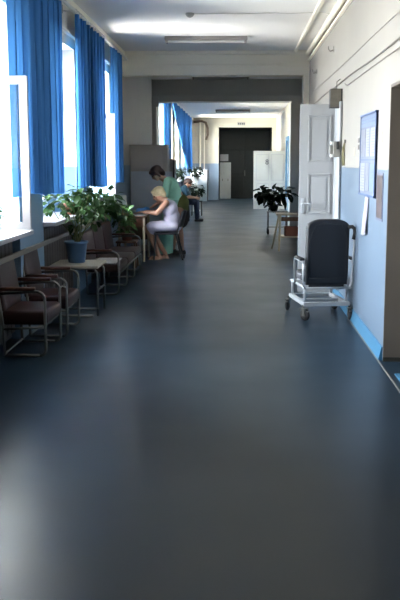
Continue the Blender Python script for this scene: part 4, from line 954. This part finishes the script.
plant('potted_plant', 'dark bushy plant on the low stool next to the seated visitor', (-1.25, 27.6, 0.451), [((0, 0, 0.33), (0.20, 0.2, 0.17))], 60, 0.13, M_LEAF3, ([(0.08, 0), (0.11, 0.16), (0.115, 0.16), (0.10, 0.15)], M_DARK, (0.10, 0.15)), (0, 0, 0.15), seed=24)
fr = thing('cupboard', 'white cupboard with a dark door beside the cream vertical pipes', 'cupboard', (-1.56, 37.3, 0))
MB().box((-0.36, -0.28, 0.03), (0.30, 0.28, 1.30), bevel=0.01).build('body', M_WHITE, fr)
dr = MB().box((0.30, -0.28, 0.05), (0.345, 0.28, 1.29), bevel=0.006).build('door', mat('dark_cupboard_door', (0.09, 0.09, 0.09), 0.4), fr); MB().tube([(0.345, -0.2, 0.7), (0.37, -0.2, 0.7), (0.37, -0.2, 0.85)], 0.01).build('handle', M_SILVER, dr)
gc = thing('locker', 'pale grey locker in the dark lobby at the far end', 'locker', (-0.55, 39.75, 0))
MB().box((-0.24, -0.25, 0.03), (0.24, 0.25, 1.60), bevel=0.01).build('body', mat('pale_grey_locker_paint', (0.42, 0.41, 0.36), 0.5), gc)
for x in (-0.235, 0.005):
    dr = MB().box((x, -0.268, 0.08), (x + 0.23, -0.25, 1.56), bevel=0.004).build('door', mat('locker_door_paint', (0.40, 0.39, 0.35), 0.5), gc); MB().box((x + 0.10, -0.278, 0.80), (x + 0.13, -0.268, 0.90)).build('handle', M_STEEL, dr)
tag(MB().box((-0.78, 39.34, 1.66), (-0.42, 39.42, 1.95), bevel=0.01).build('wall_box', M_GREYBOX), 'grey box fixed above the locker in the lobby', 'box')
sg = thing('sign', 'small grey sign plate above the dark far opening', 'sign', (0.13, 38.995, 3.16))
MB().box((-0.17, -0.03, 0), (0.17, 0.0, 0.13), bevel=0.004).build('plate', M_GREYBOX, sg)
q = MB()
for k, x in enumerate((-0.13, -0.05, 0.03, 0.10)): q.box((x, -0.034, 0.03), (x + 0.045, -0.029, 0.10))
q.build('lettering', M_INK, sg)
pi = MB(); pi.tube([(-1.90, 38.90, 3.30), (-1.55, 38.90, 3.34), (-1.38, 38.90, 3.28), (-1.30, 38.90, 3.05), (-1.30, 38.90, 2.75), (-1.36, 38.90, 2.55)], 0.05, 8)
tag(pi.build('pipe', mat('rusty_brown_pipe', (0.13, 0.09, 0.06), 0.7, var=0.3), None, True), 'bent brown pipe high on the far end wall', 'pipe')
vp = MB(); vp.tube([(-1.62, 38.94, 0.0), (-1.62, 38.94, 3.28)], 0.035, 8); vp.tube([(-1.44, 38.94, 0.0), (-1.44, 38.94, 3.2)], 0.025, 8)
tag(vp.build('pipe', M_BEAM, None, True), 'pair of cream vertical pipes on the far end wall', 'pipe')

GROUPS = {'curtain': 'blue curtains', 'ceiling lamp': 'fluorescent ceiling lamps', 'curtain rail': 'curtain rails', 'plant': 'potted plants',
          'chair': 'dark single chairs', 'paper tag': 'paper tags on the wall', 'hook': 'wall hooks', 'paper': 'papers', 'stool': 'plant stools', 'pipe': 'pipes at the far end', 'cable': 'wall cables'}
for o in C.objects:
    if o.get('category') in GROUPS and o.parent is None and not o.get('group') and o.get('kind') is None: o['group'] = GROUPS[o['category']]
# ------------------------------------------------------------------ daylight
w = bpy.data.worlds.new('overcast_sky'); sc.world = w; w.use_nodes = True
nt = w.node_tree; bg = nt.nodes['Background']
tc = nt.nodes.new('ShaderNodeTexCoord'); sx = nt.nodes.new('ShaderNodeSeparateXYZ'); nt.links.new(tc.outputs['Generated'], sx.inputs[0])
rp = nt.nodes.new('ShaderNodeValToRGB'); mr = nt.nodes.new('ShaderNodeMapRange'); mr.inputs['From Min'].default_value = -1; mr.inputs['From Max'].default_value = 1
nt.links.new(sx.outputs['Z'], mr.inputs['Value']); nt.links.new(mr.outputs[0], rp.inputs[0])
e = rp.color_ramp.elements
e[0].position = 0.0; e[0].color = (0.52, 0.50, 0.46, 1); e[1].position = 1.0; e[1].color = (0.72, 0.80, 0.90, 1)
k = rp.color_ramp.elements.new(0.46); k.color = (0.60, 0.59, 0.56, 1); k = rp.color_ramp.elements.new(0.54); k.color = (0.90, 0.93, 0.97, 1)
nt.links.new(rp.outputs[0], bg.inputs['Color']); bg.inputs['Strength'].default_value = 6.0
for a, b_ in WIN_NEAR + [(WIN_FAR[0][0], WIN_FAR[-1][1])]:
    l = bpy.data.lights.new('window_portal', 'AREA'); l.shape = 'RECTANGLE'; l.size = (3.2 if a > 20 else HEAD) - SILL; l.size_y = b_ - a; l.cycles.is_portal = True
    o = bpy.data.objects.new('window_portal', l); C.objects.link(o); o.location = (XL - 0.49, (a + b_) / 2, (SILL + HEAD) / 2); o.rotation_euler = (0, -PI / 2, 0)

# ------------------------------------------------------------------ camera
cam = bpy.data.cameras.new('camera'); co = bpy.data.objects.new('camera', cam); C.objects.link(co); sc.camera = co
f = 900.0; th = math.atan(138 / f); psi = math.atan(38 / f * math.cos(th))
cam.sensor_fit = 'VERTICAL'; cam.sensor_height = 36; cam.sensor_width = 24; cam.lens = f / 600 * 36; cam.clip_end = 200
co.location = (0, 0, 1.62); co.rotation_euler = (PI / 2 - th, 0, psi)

sc.view_settings.view_transform = 'Standard'; sc.view_settings.look = 'None'; sc.view_settings.gamma = 1; sc.view_settings.use_curve_mapping = False
sc.view_settings.exposure = 4.2
sc.cycles.use_denoising = True; sc.cycles.denoising_prefilter = 'ACCURATE'
sc.cycles.use_guiding = True; sc.cycles.guiding_training_samples = 64; sc.cycles.sample_clamp_indirect = 6.0; sc.cycles.seed = 3
sc.cycles.max_bounces = 12; sc.cycles.diffuse_bounces = 6; sc.cycles.transparent_max_bounces = 16; sc.cycles.transmission_bounces = 6
sc.cycles.caustics_reflective = False; sc.cycles.caustics_refractive = False
